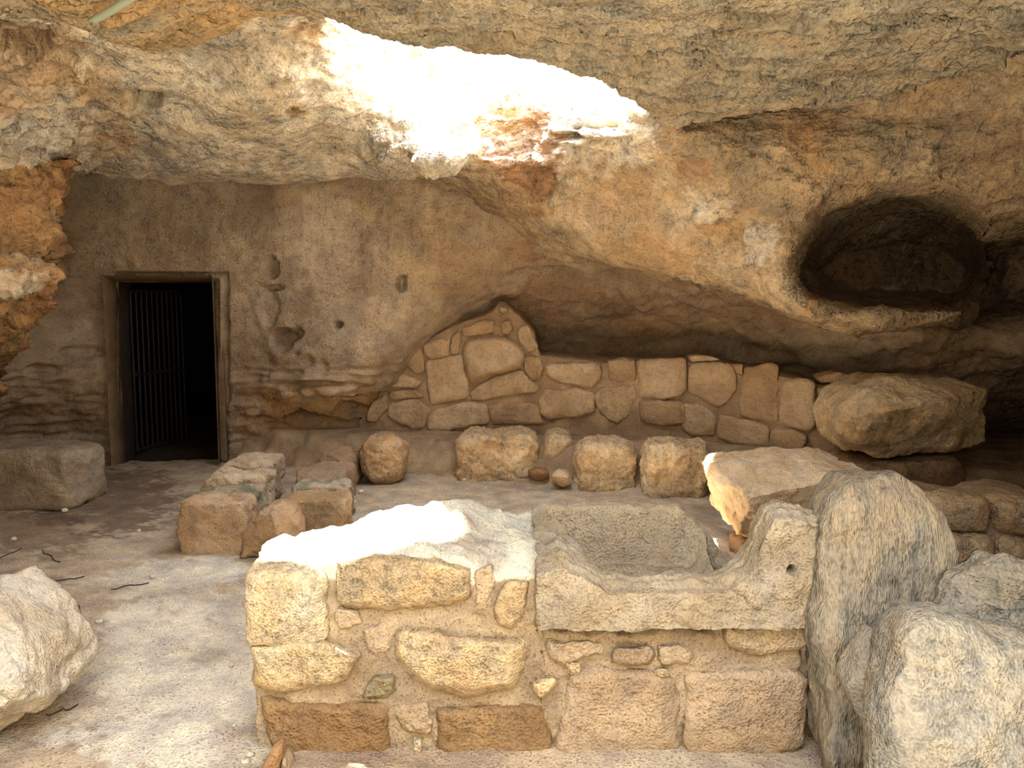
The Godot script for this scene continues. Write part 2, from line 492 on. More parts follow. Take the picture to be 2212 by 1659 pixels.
	var list := [[90, 880, 170, 60, UMBER, 0.5], [700, 880, 170, 50, OCHRE, 0.7], [620, 900, 90, 50, RUST, 0.5], [470, 450, 120, 60, GREY, 0.35], [240, 430, 130, 60, GREY, 0.3],
		[1000, 580, 120, 60, OCHRE, 0.25], [1160, 540, 90, 20, RUST, 0.5], [1180, 640, 110, 40, RUST, 0.4], [1250, 720, 160, 60, UMBER, 0.4], [1500, 680, 200, 60, UMBER, 0.45], [1420, 700, 60, 40, OCHRE, 0.3], [1800, 760, 160, 50, GREY, 0.4], [2050, 740, 120, 60, OCHRE, 0.3], [1900, 720, 90, 30, PALE, 0.3],
		[780, 700, 90, 70, PALE, 0.25], [700, 520, 80, 120, PALE, 0.2], [880, 530, 60, 130, PALE, 0.2], [110, 720, 60, 60, GREY, 0.3], [540, 870, 26, 80, RUST, 0.3]]
	var paint := func(x, y, p):
		var c: Color = mottle(p, lin(190, 170, 144), lin(170, 148, 122), 1.3, 0.9)
		c = mottle(p + Vector3(40, 0, 0), c, lin(150, 120, 92), 6.0, 0.45)
		if x > 330 and x < 1000 and y < 620:
			var k := clampf(fb.get_noise_3d(p.x * 14.0, p.y * 0.9, 8.0) * 2.4, 0, 1) * clampf(0.6 + n1(p, 2.0) * 1.5, 0, 1)
			c = c.lerp(PALE, k * 0.25)
		return stains(c, x, y, p, list)
	var o := put("wall_back", sheet(net, 6.0, bump, paint, [256, 601, 476, 1200]), M.plaster)
	tag(o, "tool-dressed tan rock wall with a rectangular doorway cut into it", "", "", "structure")

func overhang():
	# rock that leans out over the dressed wall: scooped band, sunlit shoulder under the roof opening, hanging bulge with a hollow
	var net := cols([
		[-650, [-150, 40, 120, 190, 260, 320, 372, 380], [3.2, 3.4, 3.6, 3.8, 4.0, 4.2, 4.4, 4.8]],
		[-300, [-140, 30, 110, 190, 260, 320, 372, 380], [3.8, 4.0, 4.3, 4.6, 4.8, 5.0, 5.2, 6.4]],
		[0, [-130, 22, 105, 190, 260, 320, 372, 380], [4.1, 4.5, 4.9, 5.3, 5.6, 5.8, 6.1, 7.9]],
		[110, [-135, 40, 105, 190, 260, 315, 360, 370], [4.2, 4.7, 5.2, 5.6, 5.9, 6.3, 6.8, 8.3]],
		[190, [-140, 62, 110, 190, 260, 315, 354, 364], [4.3, 4.9, 5.4, 5.9, 6.4, 6.9, 7.5, 8.4]],
		[300, [-150, 66, 120, 190, 260, 325, 372, 380], [4.4, 5.0, 5.5, 6.0, 6.5, 7.1, 7.75, 8.5]],
		[450, [-150, 40, 110, 190, 260, 325, 380, 388], [4.4, 5.0, 5.5, 6.0, 6.4, 6.9, 7.7, 8.5]],
		[600, [-150, 20, 110, 195, 270, 335, 390, 398], [4.5, 5.1, 5.6, 6.0, 6.5, 7.1, 7.75, 8.5]],
		[710, [-150, 10, 100, 195, 270, 335, 388, 396], [4.8, 5.3, 5.8, 6.3, 6.8, 7.3, 7.75, 8.5]],
		[775, [-150, 40, 110, 200, 270, 335, 386, 394], [6.6, 6.5, 6.5, 6.7, 7.0, 7.3, 7.75, 8.5]],
		[840, [-180, 70, 140, 215, 280, 340, 388, 396], [8.2, 7.5, 7.15, 6.95, 6.85, 6.95, 7.7, 8.5]],
		[920, [-180, 80, 150, 220, 285, 345, 395, 403], [8.4, 7.6, 7.25, 6.95, 6.72, 6.6, 7.7, 8.5]],
		[1020, [-180, 90, 155, 220, 285, 350, 420, 428], [8.4, 7.55, 7.15, 6.85, 6.62, 6.52, 7.6, 8.5]],
		[1085, [-180, 102, 160, 222, 300, 375, 465, 473], [8.3, 7.5, 7.1, 6.85, 6.75, 6.72, 7.6, 8.5]],
		[1150, [-180, 108, 172, 226, 300, 385, 515, 523], [8.3, 7.5, 7.05, 6.85, 6.85, 6.85, 7.55, 8.5]],
		[1210, [-180, 115, 180, 245, 305, 400, 540, 548], [8.2, 7.4, 6.95, 6.55, 6.5, 6.8, 7.4, 8.5]],
		[1320, [-180, 140, 205, 255, 310, 410, 558, 566], [7.8, 7.1, 6.6, 6.3, 6.3, 6.6, 7.15, 8.4]],
		[1420, [-120, 180, 232, 268, 325, 420, 578, 586], [6.8, 6.4, 6.05, 5.95, 6.05, 6.4, 7.0, 8.3]],
		[1500, [0, 205, 250, 290, 340, 430, 598, 606], [6.3, 6.02, 5.88, 5.8, 5.9, 6.25, 6.85, 8.2]],
		[1600, [80, 215, 255, 300, 360, 450, 624, 632], [6, 5.87, 5.83, 5.8, 5.85, 6.1, 6.55, 8.1]],
		[1690, [100, 222, 260, 310, 370, 465, 652, 660], [5.9, 5.77, 5.73, 5.7, 5.75, 5.9, 6.1, 8]],
		[1760, [100, 218, 262, 320, 390, 490, 678, 684], [5.8, 5.72, 5.68, 5.65, 5.7, 5.85, 5.95, 7.9]],
		[1880, [80, 205, 260, 330, 410, 510, 690, 695], [5.6, 5.52, 5.58, 5.55, 5.65, 5.8, 5.85, 7.8]],
		[1990, [50, 180, 240, 320, 405, 510, 688, 694], [5.3, 5.32, 5.43, 5.45, 5.55, 5.75, 5.85, 7.6]],
		[2090, [20, 148, 220, 310, 400, 510, 684, 690], [5.1, 5.07, 5.28, 5.35, 5.5, 5.7, 5.9, 7.5]],
		[2212, [-10, 108, 200, 300, 400, 500, 640, 650], [4.8, 4.77, 4.98, 5.15, 5.35, 5.6, 5.9, 7.2]],
		[2450, [-60, 60, 150, 260, 370, 500, 640, 650], [3.8, 4.0, 4.3, 4.6, 4.8, 5.0, 5.2, 6.2]],
		[2800, [-60, 60, 150, 260, 370, 500, 640, 650], [3.3, 3.4, 3.6, 3.8, 4.0, 4.2, 4.4, 4.8]]])
	var shift := func(x, y):
		# the hollow in the hanging bulge, with a thin standing rim on its near side and below
		var s := 0.0
		if x > 1640 and x < 2230 and y > 370 and y < 700:
			var e: float = pow(absf(x - 1930) / 238.0, 2.6) + (pow((y - 575.0) / 112.0, 2.6) if y > 575.0 else pow((575.0 - y) / 190.0, 1.6))
			s = 2.7 * smoothstep(1.0, 0.3 if y > 575.0 else lerpf(0.3, 0.0, clampf((575.0 - y) / 60.0, 0, 1)), e)
			if x > 2050: s = maxf(s, 1.6 * smoothstep(2060.0, 2170.0, x) * smoothstep(480.0, 560.0, y))
		return s
	var dents := [[870, 118, 50, 16, 0.22], [930, 150, 34, 16, 0.14], [1030, 190, 36, 10, 0.1], [960, 205, 30, 7, 0.08], [1230, 296, 36, 12, 0.14], [1290, 268, 50, 7, 0.1],
		[325, 208, 26, 18, 0.1], [280, 200, 18, 30, 0.08], [630, 250, 14, 14, 0.08], [25, 290, 22, 16, 0.14], [60, 70, 50, 40, 0.12], [690, 95, 30, 10, 0.05], [1175, 400, 24, 40, 0.08]]
	var knobs := [[1075, 352, 40, 16, 0.06], [1150, 350, 40, 14, 0.06], [950, 345, 60, 20, 0.1], [880, 260, 40, 24, 0.08], [1400, 252, 34, 14, 0.1], [1290, 290, 70, 8, 0.08], [1540, 455, 40, 22, 0.06], [1640, 510, 26, 30, 0.05]]
	var bump := func(x, y, p):
		var scoop := smoothstep(430.0, 560.0, x) * smoothstep(820.0, 700.0, x) * smoothstep(180.0, 260.0, y)   # the smooth dressed scoop
		var smooth_r := smoothstep(1200.0, 1230.0, x) * smoothstep(1480.0, 1420.0, x) * smoothstep(330.0, 360.0, y)
		var k := 1.0 - 0.75 * maxf(scoop, smooth_r)
		var d: float = n1(p, 0.8) * 0.1 + n1(p, 3.0) * 0.035 * k + n1(p, 12.0) * 0.02 * k + n1(p, 34.0) * 0.01 * k
		d += (fr.get_noise_3d(p.x * 1.6, p.y * 6.0, p.z * 1.6) - 0.2) * 0.022 * k
		var sunlit_patch := smoothstep(770.0, 820.0, x) * smoothstep(1420.0, 1330.0, x) * smoothstep(400.0, 330.0, y)
		d += (n1(p, 6.0) * 0.05 + n1(p, 22.0) * 0.02) * sunlit_patch
		var left := smoothstep(260.0, 150.0, x)
		d += (n1(p, 5.0) * 0.08 + fr.get_noise_3dv(p * 5.0) * 0.03) * left
		for e in dents:
			var q: float = pow((x - e[0]) / e[2], 2.0) + pow((y - e[1]) / e[3], 2.0)
			if q < 1.8: d -= e[4] * smoothstep(1.3, 0.6, q + n1(p, 6.0) * 0.4)
		for e in knobs:
			var q: float = pow((x - e[0]) / e[2], 2.0) + pow((y - e[1]) / e[3], 2.0)
			if q < 1.8: d += e[4] * smoothstep(1.3, 0.3, q + n1(p, 6.0) * 0.4)
		return d
	var list := [[60, 130, 130, 110, OCHRE, 0.65], [60, 80, 60, 50, UMBER, 0.6], [210, 200, 70, 90, OCHRE, 0.5], [150, 240, 90, 30, CRUST, 0.5], [230, 160, 40, 50, PALE, 0.5], [60, 330, 60, 30, GREY, 0.4], [260, 310, 60, 34, OCHRE, 0.5], [90, 200, 60, 30, CRUST, 0.35],
		[320, 160, 60, 54, CRUST, 0.9], [395, 255, 100, 78, CRUST, 0.95], [370, 330, 76, 30, CRUST, 0.95], [345, 310, 30, 25, GREY, 0.5], [320, 212, 34, 22, GREY, 0.6], [560, 245, 110, 60, PALE, 0.8], [640, 250, 18, 18, OCHRE, 0.9], [480, 100, 130, 40, GREY, 0.4], [660, 90, 50, 26, OCHRE, 0.6], [600, 110, 80, 30, PALE, 0.35],
		[1125, 310, 80, 80, RUST, 0.85], [1165, 400, 26, 60, RUST, 0.7], [1090, 265, 60, 40, OCHRE, 0.6], [1030, 165, 70, 24, OCHRE, 0.55], [880, 125, 60, 20, OCHRE, 0.5], [1000, 300, 60, 26, OCHRE, 0.3],
		[1480, 290, 50, 30, OCHRE, 0.6], [1560, 330, 90, 40, GREY, 0.45], [1500, 360, 46, 24, RUST, 0.55], [1540, 440, 50, 34, CRUST, 0.6], [1500, 420, 24, 24, CRUST, 0.6], [1570, 490, 70, 24, OCHRE, 0.5], [1650, 520, 34, 46, CRUST, 0.6], [1650, 400, 70, 60, GREY, 0.4], [1340, 430, 90, 90, OCHRE, 0.28], [1440, 540, 110, 50, OCHRE, 0.35],
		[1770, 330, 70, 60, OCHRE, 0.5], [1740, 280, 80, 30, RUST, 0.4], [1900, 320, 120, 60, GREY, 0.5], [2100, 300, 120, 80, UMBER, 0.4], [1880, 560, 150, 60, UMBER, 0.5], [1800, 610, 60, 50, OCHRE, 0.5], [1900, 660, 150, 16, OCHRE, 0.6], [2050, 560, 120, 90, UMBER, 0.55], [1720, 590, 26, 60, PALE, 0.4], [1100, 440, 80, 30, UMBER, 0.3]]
	var paint := func(x, y, p):
		var c: Color = mottle(p, TAN, lin(190, 162, 124), 1.1, 0.9)
		if x < 900: c = mottle(p, lin(248, 241, 228), lin(238, 224, 202), 1.1, 0.9)  # left band near-white, making up in colour for light that falls short
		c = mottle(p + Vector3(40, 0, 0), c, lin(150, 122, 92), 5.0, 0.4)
		var sunlit_patch: float = smoothstep(770.0, 800.0, x) * smoothstep(1430.0, 1400.0, x) * smoothstep(390.0, 340.0, y + n1(p, 5.0) * 60.0)
		c = c.lerp(mottle(p, CRUST, PALE, 4.0, 0.8), sunlit_patch)      # sunlit shoulder: its light is put into the rock colour as paleness
		return stains(c, x, y, p, list)
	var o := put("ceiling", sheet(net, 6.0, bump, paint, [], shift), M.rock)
	tag(o, "overhanging ochre and white weathered cave rock with a hollow bulge", "", "", "structure")

var HOLE := Vector3(-0.95, 3.0, -3.48)
func hole_r(a: float) -> float: return 0.33 + 0.06 * cos(a * 2.0) + 0.04 * sin(a * 5.0)
func seen(p: Vector3) -> Vector2:                         # where a point falls in the drawing the shapes were laid out from
	var q := p - Vector3(0, EYE, 0)
	var cz := -(q.y * sp + q.z * cp)
	return Vector2(1106.0 + FOCAL * q.x / cz, 829.5 - FOCAL * (q.y * cp - q.z * sp) / cz)
func near_ceiling():
	# open cracks and broken lips: polylines, half width, metres deep
	var cracks := [[[[1480, 128], [1530, 126], [1560, 136], [1600, 138], [1660, 134], [1720, 132]], 5.0, 0.1], [[[1548, 92], [1575, 84], [1600, 76]], 7.0, 0.16], [[[1650, 45], [1720, 28]], 4.0, 0.06], [[[1390, 128], [1440, 122], [1480, 128]], 4.0, 0.06], [[[1800, 60], [1900, 66], [2100, 62]], 5.0, 0.06], [[[1790, 118], [1850, 116]], 6.0, 0.07], [[[1640, 95], [1700, 75], [1760, 82]], 4.0, 0.05], [[[900, 40], [980, 30], [1100, 44]], 5.0, 0.05], [[[1180, 70], [1260, 78], [1330, 72]], 4.0, 0.05], [[[1900, 130], [2000, 110], [2120, 100]], 5.0, 0.05], [[[160, 30], [210, 40], [250, 32]], 5.0, 0.07]]
	# the roof slab between the cave mouth and its ragged inner edge; the columns run from the inner edge towards the mouth
	var edge := [[-650, 30, 3.3], [-300, 26, 3.9], [0, 24, 4.3], [130, 32, 4.45], [200, 66, 4.6], [290, 76, 4.7], [430, 44, 4.75], [560, 24, 4.75], [660, 22, 4.8], [750, 58, 4.9], [820, 76, 4.95], [890, 94, 5.0], [960, 100, 5.05], [1040, 110, 5.05], [1120, 118, 5.1], [1200, 130, 5.15],
		[1280, 156, 5.25], [1350, 188, 5.35], [1395, 226, 5.5], [1440, 258, 5.6], [1520, 250, 5.55], [1640, 240, 5.45], [1750, 228, 5.3], [1850, 214, 5.15], [1980, 184, 4.9], [2100, 150, 4.65], [2212, 112, 4.4], [2450, 60, 4.0], [2800, 60, 3.4]]
	var net := []
	for e in edge:
		var a := P(e[0], e[1], e[2])
		var open := smoothstep(690.0, 800.0, e[0]) * smoothstep(1460.0, 1380.0, e[0])
		var col := []
		col.append(a + Vector3(0, lerpf(0.1, 0.6, open), -lerpf(0.5, 0.05, open)))
		col.append(a + Vector3(0, lerpf(0.04, 0.3, open), -lerpf(0.2, 0.06, open)))
		col.append(a)
		for k in 6:
			var s := (k + 1) / 6.0
			var z := lerpf(a.z, MOUTH, s)
			var y := lerpf(a.y, 3.02, smoothstep(0.0, 0.4, s))
			col.append(Vector3(lerpf(a.x, a.x * 0.9, s), y, z))
		col.append(col[8] + Vector3(0, 0.7, -0.1))
		net.append(col)
	var nu := (edge.size() - 1) * 22
	var rows := [0.0]
	for j in 9:
		var m: int = [4, 6, 60, 70, 36, 8, 6, 6, 4][j]
		for s in m: rows.append(j + float(s + 1) / m)
	var h := rows.size()
	var v := PackedVector3Array(); v.resize((nu + 1) * h)
	var inside := PackedByteArray(); inside.resize(v.size())
	for i in nu + 1:
		for j in h:
			var p := net_at(net, float(i) / 22.0, rows[j])
			var r := Vector2(p.x - HOLE.x, p.z - HOLE.z)
			var want := hole_r(r.angle())
			if rows[j] > 2.0 and rows[j] < 8.2 and r.length() < want:
				inside[i * h + j] = 1
				r = r.normalized() * want
				p.x = HOLE.x + r.x; p.z = HOLE.z + r.y
			v[i * h + j] = p
	var t := PackedInt32Array()
	for i in nu:
		for j in h - 1:
			var a := i * h + j
			if inside[a] and inside[a + 1] and inside[a + h] and inside[a + h + 1]: continue
			t.append_array([a, a + h, a + 1, a + 1, a + h, a + h + 1])
	var n := normals(v, t)
	var c := PackedColorArray(); c.resize(v.size())
	for i in v.size():
		var p := v[i]
		var s := 1.0 if n[i].dot(Vector3(0, 0.6, -3.0) - p) > 0.0 else -1.0
		var strata := fr.get_noise_3d(p.x * 1.3 - p.z * 0.6, p.y * 8.0, p.z * 3.4)
		var d := n1(p, 0.9) * 0.06 + n1(p, 4.0) * 0.02 + (strata - 0.2) * 0.02 + n1(p, 16.0) * 0.014 + n1(p, 40.0) * 0.008
		d -= 0.05 * smoothstep(0.24, 0.34, fb.get_noise_3d(p.x * 2.2, p.y * 2.0, p.z * 7.0))      # thin flaked ledges
		var at2 := seen(p)
		if at2.y > -30.0 and at2.y < 260.0:
			for e in cracks:
				for k2 in e[0].size() - 1:
					var a2 := Vector2(e[0][k2][0], e[0][k2][1]); var b2 := Vector2(e[0][k2 + 1][0], e[0][k2 + 1][1])
					var far2 := at2.distance_to(Geometry2D.get_closest_point_to_segment(at2, a2, b2))
					if far2 < 30.0: d -= e[2] * smoothstep(e[1], e[1] * 0.4, far2 + n1(p, 12.0) * 6.0)
		var col := mottle(p, lin(192, 184, 164), lin(166, 154, 132), 1.2, 0.9)
		col = mottle(Vector3(p.x, p.y * 2.0, p.z * 3.0) + Vector3(9, 9, 9), col, GREY, 1.6, 0.75)
		col = mottle(Vector3(p.x, p.y * 2.0, p.z * 3.0) + Vector3(-19, 2, 5), col, OCHRE, 2.0, 0.2)
		col = mottle(p + Vector3(3, 30, 0), col, lin(196, 184, 162), 2.4, 0.5)
		if p.x < -1.0: col = mottle(p + Vector3(5, 0, 8), col, lin(214, 170, 100), 1.5, 0.9)
		c[i] = col
		if inside[i] == 0: v[i] = p + n[i] * s * d
	var o := put("ceiling", make(v, c, t), M.rock)
	tag(o, "layered grey and tan rock roof slab above the manger", "", "", "structure")
	# sides of the small opening through the slab
	var hv := PackedVector3Array(); var hc := PackedColorArray(); var ht := PackedInt32Array()
	var k := 72
	for j in 9:
		for i in k:
			var a := TAU * i / k
			var r := hole_r(a) + 0.02 * j + (fb.get_noise_3d(cos(a) * 2.0, j * 0.3, sin(a) * 2.0) * 0.08 if j > 0 else 0.0)
			var p := Vector3(HOLE.x + cos(a) * r, HOLE.y - 0.02 + 0.09 * j, HOLE.z + sin(a) * r)
			hv.append(p); hc.append(mottle(p, PALE, OCHRE, 3.0, 0.7))
	for j in 8:
		for i in k:
			var a := j * k + i; var b := j * k + (i + 1) % k
			ht.append_array([a, b, a + k, b, b + k, a + k])
	put("opening_rim", make(hv, hc, ht), M.rock, o)

func left_rock():
	# the orange flank with its ledge at the edge of the picture; the columns run along its right-hand edge
	var list := [[345, 152, 6.6], [400, 143, 6.5], [470, 131, 6.4], [535, 128, 6.3], [562, 134, 6.05], [585, 138, 5.95], [612, 128, 5.95], [640, 104, 6.05], [690, 80, 6.4], [750, 46, 6.8], [820, 10, 7.1], [900, -20, 7.3], [1010, -30, 7.4], [1150, -30, 7.4]]
	var net := []
	for e in list:
		var y: float = e[0]
		var out: float = smoothstep(540.0, 575.0, y) * smoothstep(680.0, 610.0, y)
		net.append([Vector3(e[1] - 8, y, e[2] + 1.6), Vector3(e[1] - 2, y, e[2] + 0.25), Vector3(e[1], y, e[2]), Vector3(e[1] - 40, y, e[2] - 0.2 - 0.1 * out), Vector3(e[1] - 100, y, e[2] - 0.4 - 0.15 * out), Vector3(e[1] - 220, y, e[2] - 0.8), Vector3(-300, y, e[2] - 1.3), Vector3(-700, y, e[2] - 2.6)])
	# here the net runs down the edge first, so the rows are measured across
	var bump := func(x, y, p):
		var d: float = n1(p, 1.5) * 0.1 + n1(p, 5.0) * 0.07 + fr.get_noise_3d(p.x * 3.0, p.y * 8.0, p.z * 3.0) * 0.05 + n1(p, 18.0) * 0.02
		d -= 0.16 * smoothstep(515.0, 545.0, y) * smoothstep(566.0, 552.0, y)
		return d
	var st := [[60, 470, 90, 60, OCHRE, 0.8], [90, 400, 60, 50, RUST, 0.5], [70, 510, 70, 30, OCHRE, 0.9], [30, 610, 60, 26, CRUST, 0.6], [40, 560, 60, 22, GREY, 0.5], [30, 690, 50, 60, OCHRE, 0.6], [20, 780, 40, 60, UMBER, 0.5]]
	var paint := func(x, y, p):
		var c: Color = mottle(p, lin(204, 160, 100), lin(186, 130, 70), 2.0, 0.9)
		c = mottle(p + Vector3(4, 7, 2), c, UMBER, 7.0, 0.4)
		return stains(c, x, y, p, st)
	# transpose so that columns are across
	var tr := []
	for j in net[0].size():
		var col := []
		for i in net.size(): col.append(net[i][j])
		tr.append(col)
	var o := put("wall_left", sheet(tr, 6.0, bump, paint), M.rock)
	tag(o, "rough orange flank of cave rock with a jutting ledge", "", "", "structure")

func outer_rock():
	# the hill over and round the cave: what keeps daylight out except at the mouth and the two openings
	var xs := []; var zs := []
	for i in 57: xs.append(-7.0 + 0.25 * i)
	for i in 37: zs.append(-10.5 + 0.25 * i)
	var gap := func(x, z):
		var a: Vector2 = Vector2(x - HOLE.x, z - HOLE.z)
		if a.length() < hole_r(a.angle()) + 0.2: return true
		return x > -1.7 and x < 1.3 and z > -8.1 and z < -4.95
	var v := PackedVector3Array(); var c := PackedColorArray(); var t := PackedInt32Array()
	for lay in 2:
		for x in xs:
			for z in zs:
				var p := Vector3(x, 3.5 + lay * 0.25, z)
				p.y += n1(p, 0.5) * 0.1
				v.append(p); c.append(mottle(p, TAN, GREY, 1.0, 0.6))
	var w := xs.size(); var h := zs.size(); var half := w * h
	var cell := {}
	for i in w - 1:
		for j in h - 1:
			if gap.call(xs[i] + 0.125, zs[j] + 0.125): continue
			cell[Vector2i(i, j)] = true
			var a := i * h + j
			t.append_array([a, a + h, a + 1, a + 1, a + h, a + h + 1])
			a += half
			t.append_array([a, a + 1, a + h, a + 1, a + h + 1, a + h])
	for q in cell:
		var a: int = q.x * h + q.y
		for e in [[Vector2i(-1, 0), a, a + 1], [Vector2i(1, 0), a + h, a + h + 1], [Vector2i(0, -1), a, a + h], [Vector2i(0, 1), a + 1, a + h + 1]]:
			if not cell.has(q + e[0]): t.append_array([e[1], e[2], e[1] + half, e[2], e[2] + half, e[1] + half])
	tag(put("ceiling", make(v, c, t), M.rock), "rock mass of the hill above the cave", "", "", "structure")
	# outer flanks, from the mouth back round the cave
	var ring := [[2.2, 1.2], [0.0, 1.7], [-2.2, 1.2], [-2.4, -0.4], [-2.6, -1.8], [-3.0, -3.2], [-3.9, -4.6], [-5.4, -5.5], [-6.2, -7.0], [-9.3, -8.4], [-9.3, -15.2], [-1.2, -15.2], [-1.0, -10.4], [3.0, -10.4], [5.6, -9.4], [5.6, -7.0], [4.1, -5.4], [3.1, -4.4], [2.35, -3.3], [2.0, -2.3], [1.9, -1.3], [2.0, -0.4], [2.2, 1.2]]  # unseen, drawn in close to cut the light at the sides
	var fv := PackedVector3Array(); var fcol := PackedColorArray(); var ft := PackedInt32Array()
	var cn := 8; var rn := 30
	var total := (ring.size() - 1) * cn
	for i in total + 1:
		var k := mini(i / cn, ring.size() - 2)
		var s := float(i - k * cn) / cn
		for lay in 2:
			for j in rn + 1:
				var p := Vector3(lerpf(ring[k][0], ring[k + 1][0], s), -0.3 + 4.3 * j / rn, lerpf(ring[k][1], ring[k + 1][1], s))
				var out := Vector3(p.x, 0, p.z + 5.0).normalized()
				p += out * (lay * 0.6) + out * (n1(p, 0.8) * 0.25 + n1(p, 4.0) * 0.06)
				fv.append(p); fcol.append(mottle(p, lin(222, 214, 200), lin(204, 190, 168), 1.2, 0.8))  # pale tone chosen to bounce neutral light inward
	var st := (rn + 1) * 2
	for i in total:
		for lay in 2:
			for j in rn:
				var a := i * st + lay * (rn + 1) + j
				ft.append_array([a, a + 1, a + st, a + 1, a + st + 1, a + st])
	for i in [0, total]:
		for j in rn:
			var a: int = i * st + j
			ft.append_array([a, a + rn + 1, a + 1, a + 1, a + rn + 1, a + rn + 2])
	tag(put("outer_flanks", make(fv, fcol, ft), M.rock), "unseen outer flanks of the cave rock round the chamber", "", "", "structure")

func ledge(x: float, z: float) -> float:              # raised ground behind the row of blocks
	var d := -z
	var px := 1106.0 + x * FOCAL / maxf(d, 0.5)
	var start := ramp([[470, 12.0], [495, 8.15], [600, 7.9], [760, 7.55], [985, 7.5], [1250, 7.15], [1540, 6.9], [1700, 6.35], [1860, 6.05], [2212, 5.7], [2800, 5.0]], px)
	return 0.33 * smoothstep(start - 0.1, start + 0.45, d + 0.15 * n1(Vector3(x, 0, z), 2.5))
func ground_y(x: float, z: float) -> float:
	var p := Vector3(x, 0, z)
	var rise := ledge(x, z)
	var y := rise + (n1(p, 4.0) * 0.07 + n1(p, 12.0) * 0.03) * smoothstep(0.01, 0.1, rise) * smoothstep(0.33, 0.25, rise) + n1(p, 0.7) * 0.03 + n1(p, 3.0) * 0.012 + n1(p, 11.0) * 0.004
	return y
func ground():
	var xs := []; var zs := []
	var x := -7.5
	while x < 7.5:
		xs.append(x); x += 0.035 if absf(x) < 4.3 else 0.25
	var z := 5.0
	while z > -10.5:
		zs.append(z); z -= 0.3 if z > -2.4 else 0.03 if z > -8.8 else 0.3
	var v := PackedVector3Array(); var c := PackedColorArray(); var t := PackedInt32Array()
	var list := [[400, 1470, 260, 250, lin(224, 214, 200), 0.6], [395, 1235, 150, 26, CRUST, 0.7], [480, 1215, 90, 18, CRUST, 0.8], [330, 1350, 120, 60, lin(234, 222, 204), 0.8], [420, 1480, 190, 90, lin(236, 224, 206), 0.85], [330, 1420, 160, 60, lin(228, 216, 198), 0.7], [300, 1600, 190, 60, lin(238, 226, 208), 0.85], [130, 1590, 60, 30, CRUST, 0.4], [520, 1620, 70, 50, lin(220, 208, 188), 0.5], [200, 1545, 60, 16, lin(222, 204, 180), 0.7],
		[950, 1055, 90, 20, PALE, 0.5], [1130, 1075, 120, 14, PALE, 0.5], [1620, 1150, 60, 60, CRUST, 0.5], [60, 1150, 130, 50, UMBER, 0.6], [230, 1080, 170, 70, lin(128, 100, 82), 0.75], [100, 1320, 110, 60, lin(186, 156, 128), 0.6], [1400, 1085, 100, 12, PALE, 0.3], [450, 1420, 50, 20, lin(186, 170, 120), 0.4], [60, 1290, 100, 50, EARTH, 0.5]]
	for i in xs.size():
		for j in zs.size():
			var p := Vector3(xs[i], 0, zs[j])
			p.y = ground_y(p.x, p.z)
			var col := mottle(p, lin(206, 180, 152), lin(188, 160, 132), 0.9, 1.0)
			col = mottle(p + Vector3(20, 0, 0), col, lin(216, 200, 178), 2.2, 0.5)
			if ledge(p.x, p.z) > 0.02: col = mottle(p, lin(196, 166, 130), lin(170, 138, 104), 3.0, 1.0)
			if p.z < -1.5:
				var at2 := seen(p)
				col = stains(col, at2.x, at2.y, p, list)
			if p.z > -2.4: col = col.lerp(mottle(p, lin(228, 220, 206), lin(214, 202, 184), 1.5, 1.0), smoothstep(-2.4, -2.0, p.z + n1(p, 2.0) * 0.4))     # unseen floor by the mouth, paled to bounce light into the cave
			v.append(p); c.append(col)
	var h := zs.size()
	for i in xs.size() - 1:
		for j in h - 1:
			var a := i * h + j
			t.append_array([a, a + 1, a + h, a + 1, a + h + 1, a + h])
	var m := make(v, c, t)
	tag(put("floor", m, M.earth), "trodden earth floor with patches of pale bedrock", "", "", "structure")

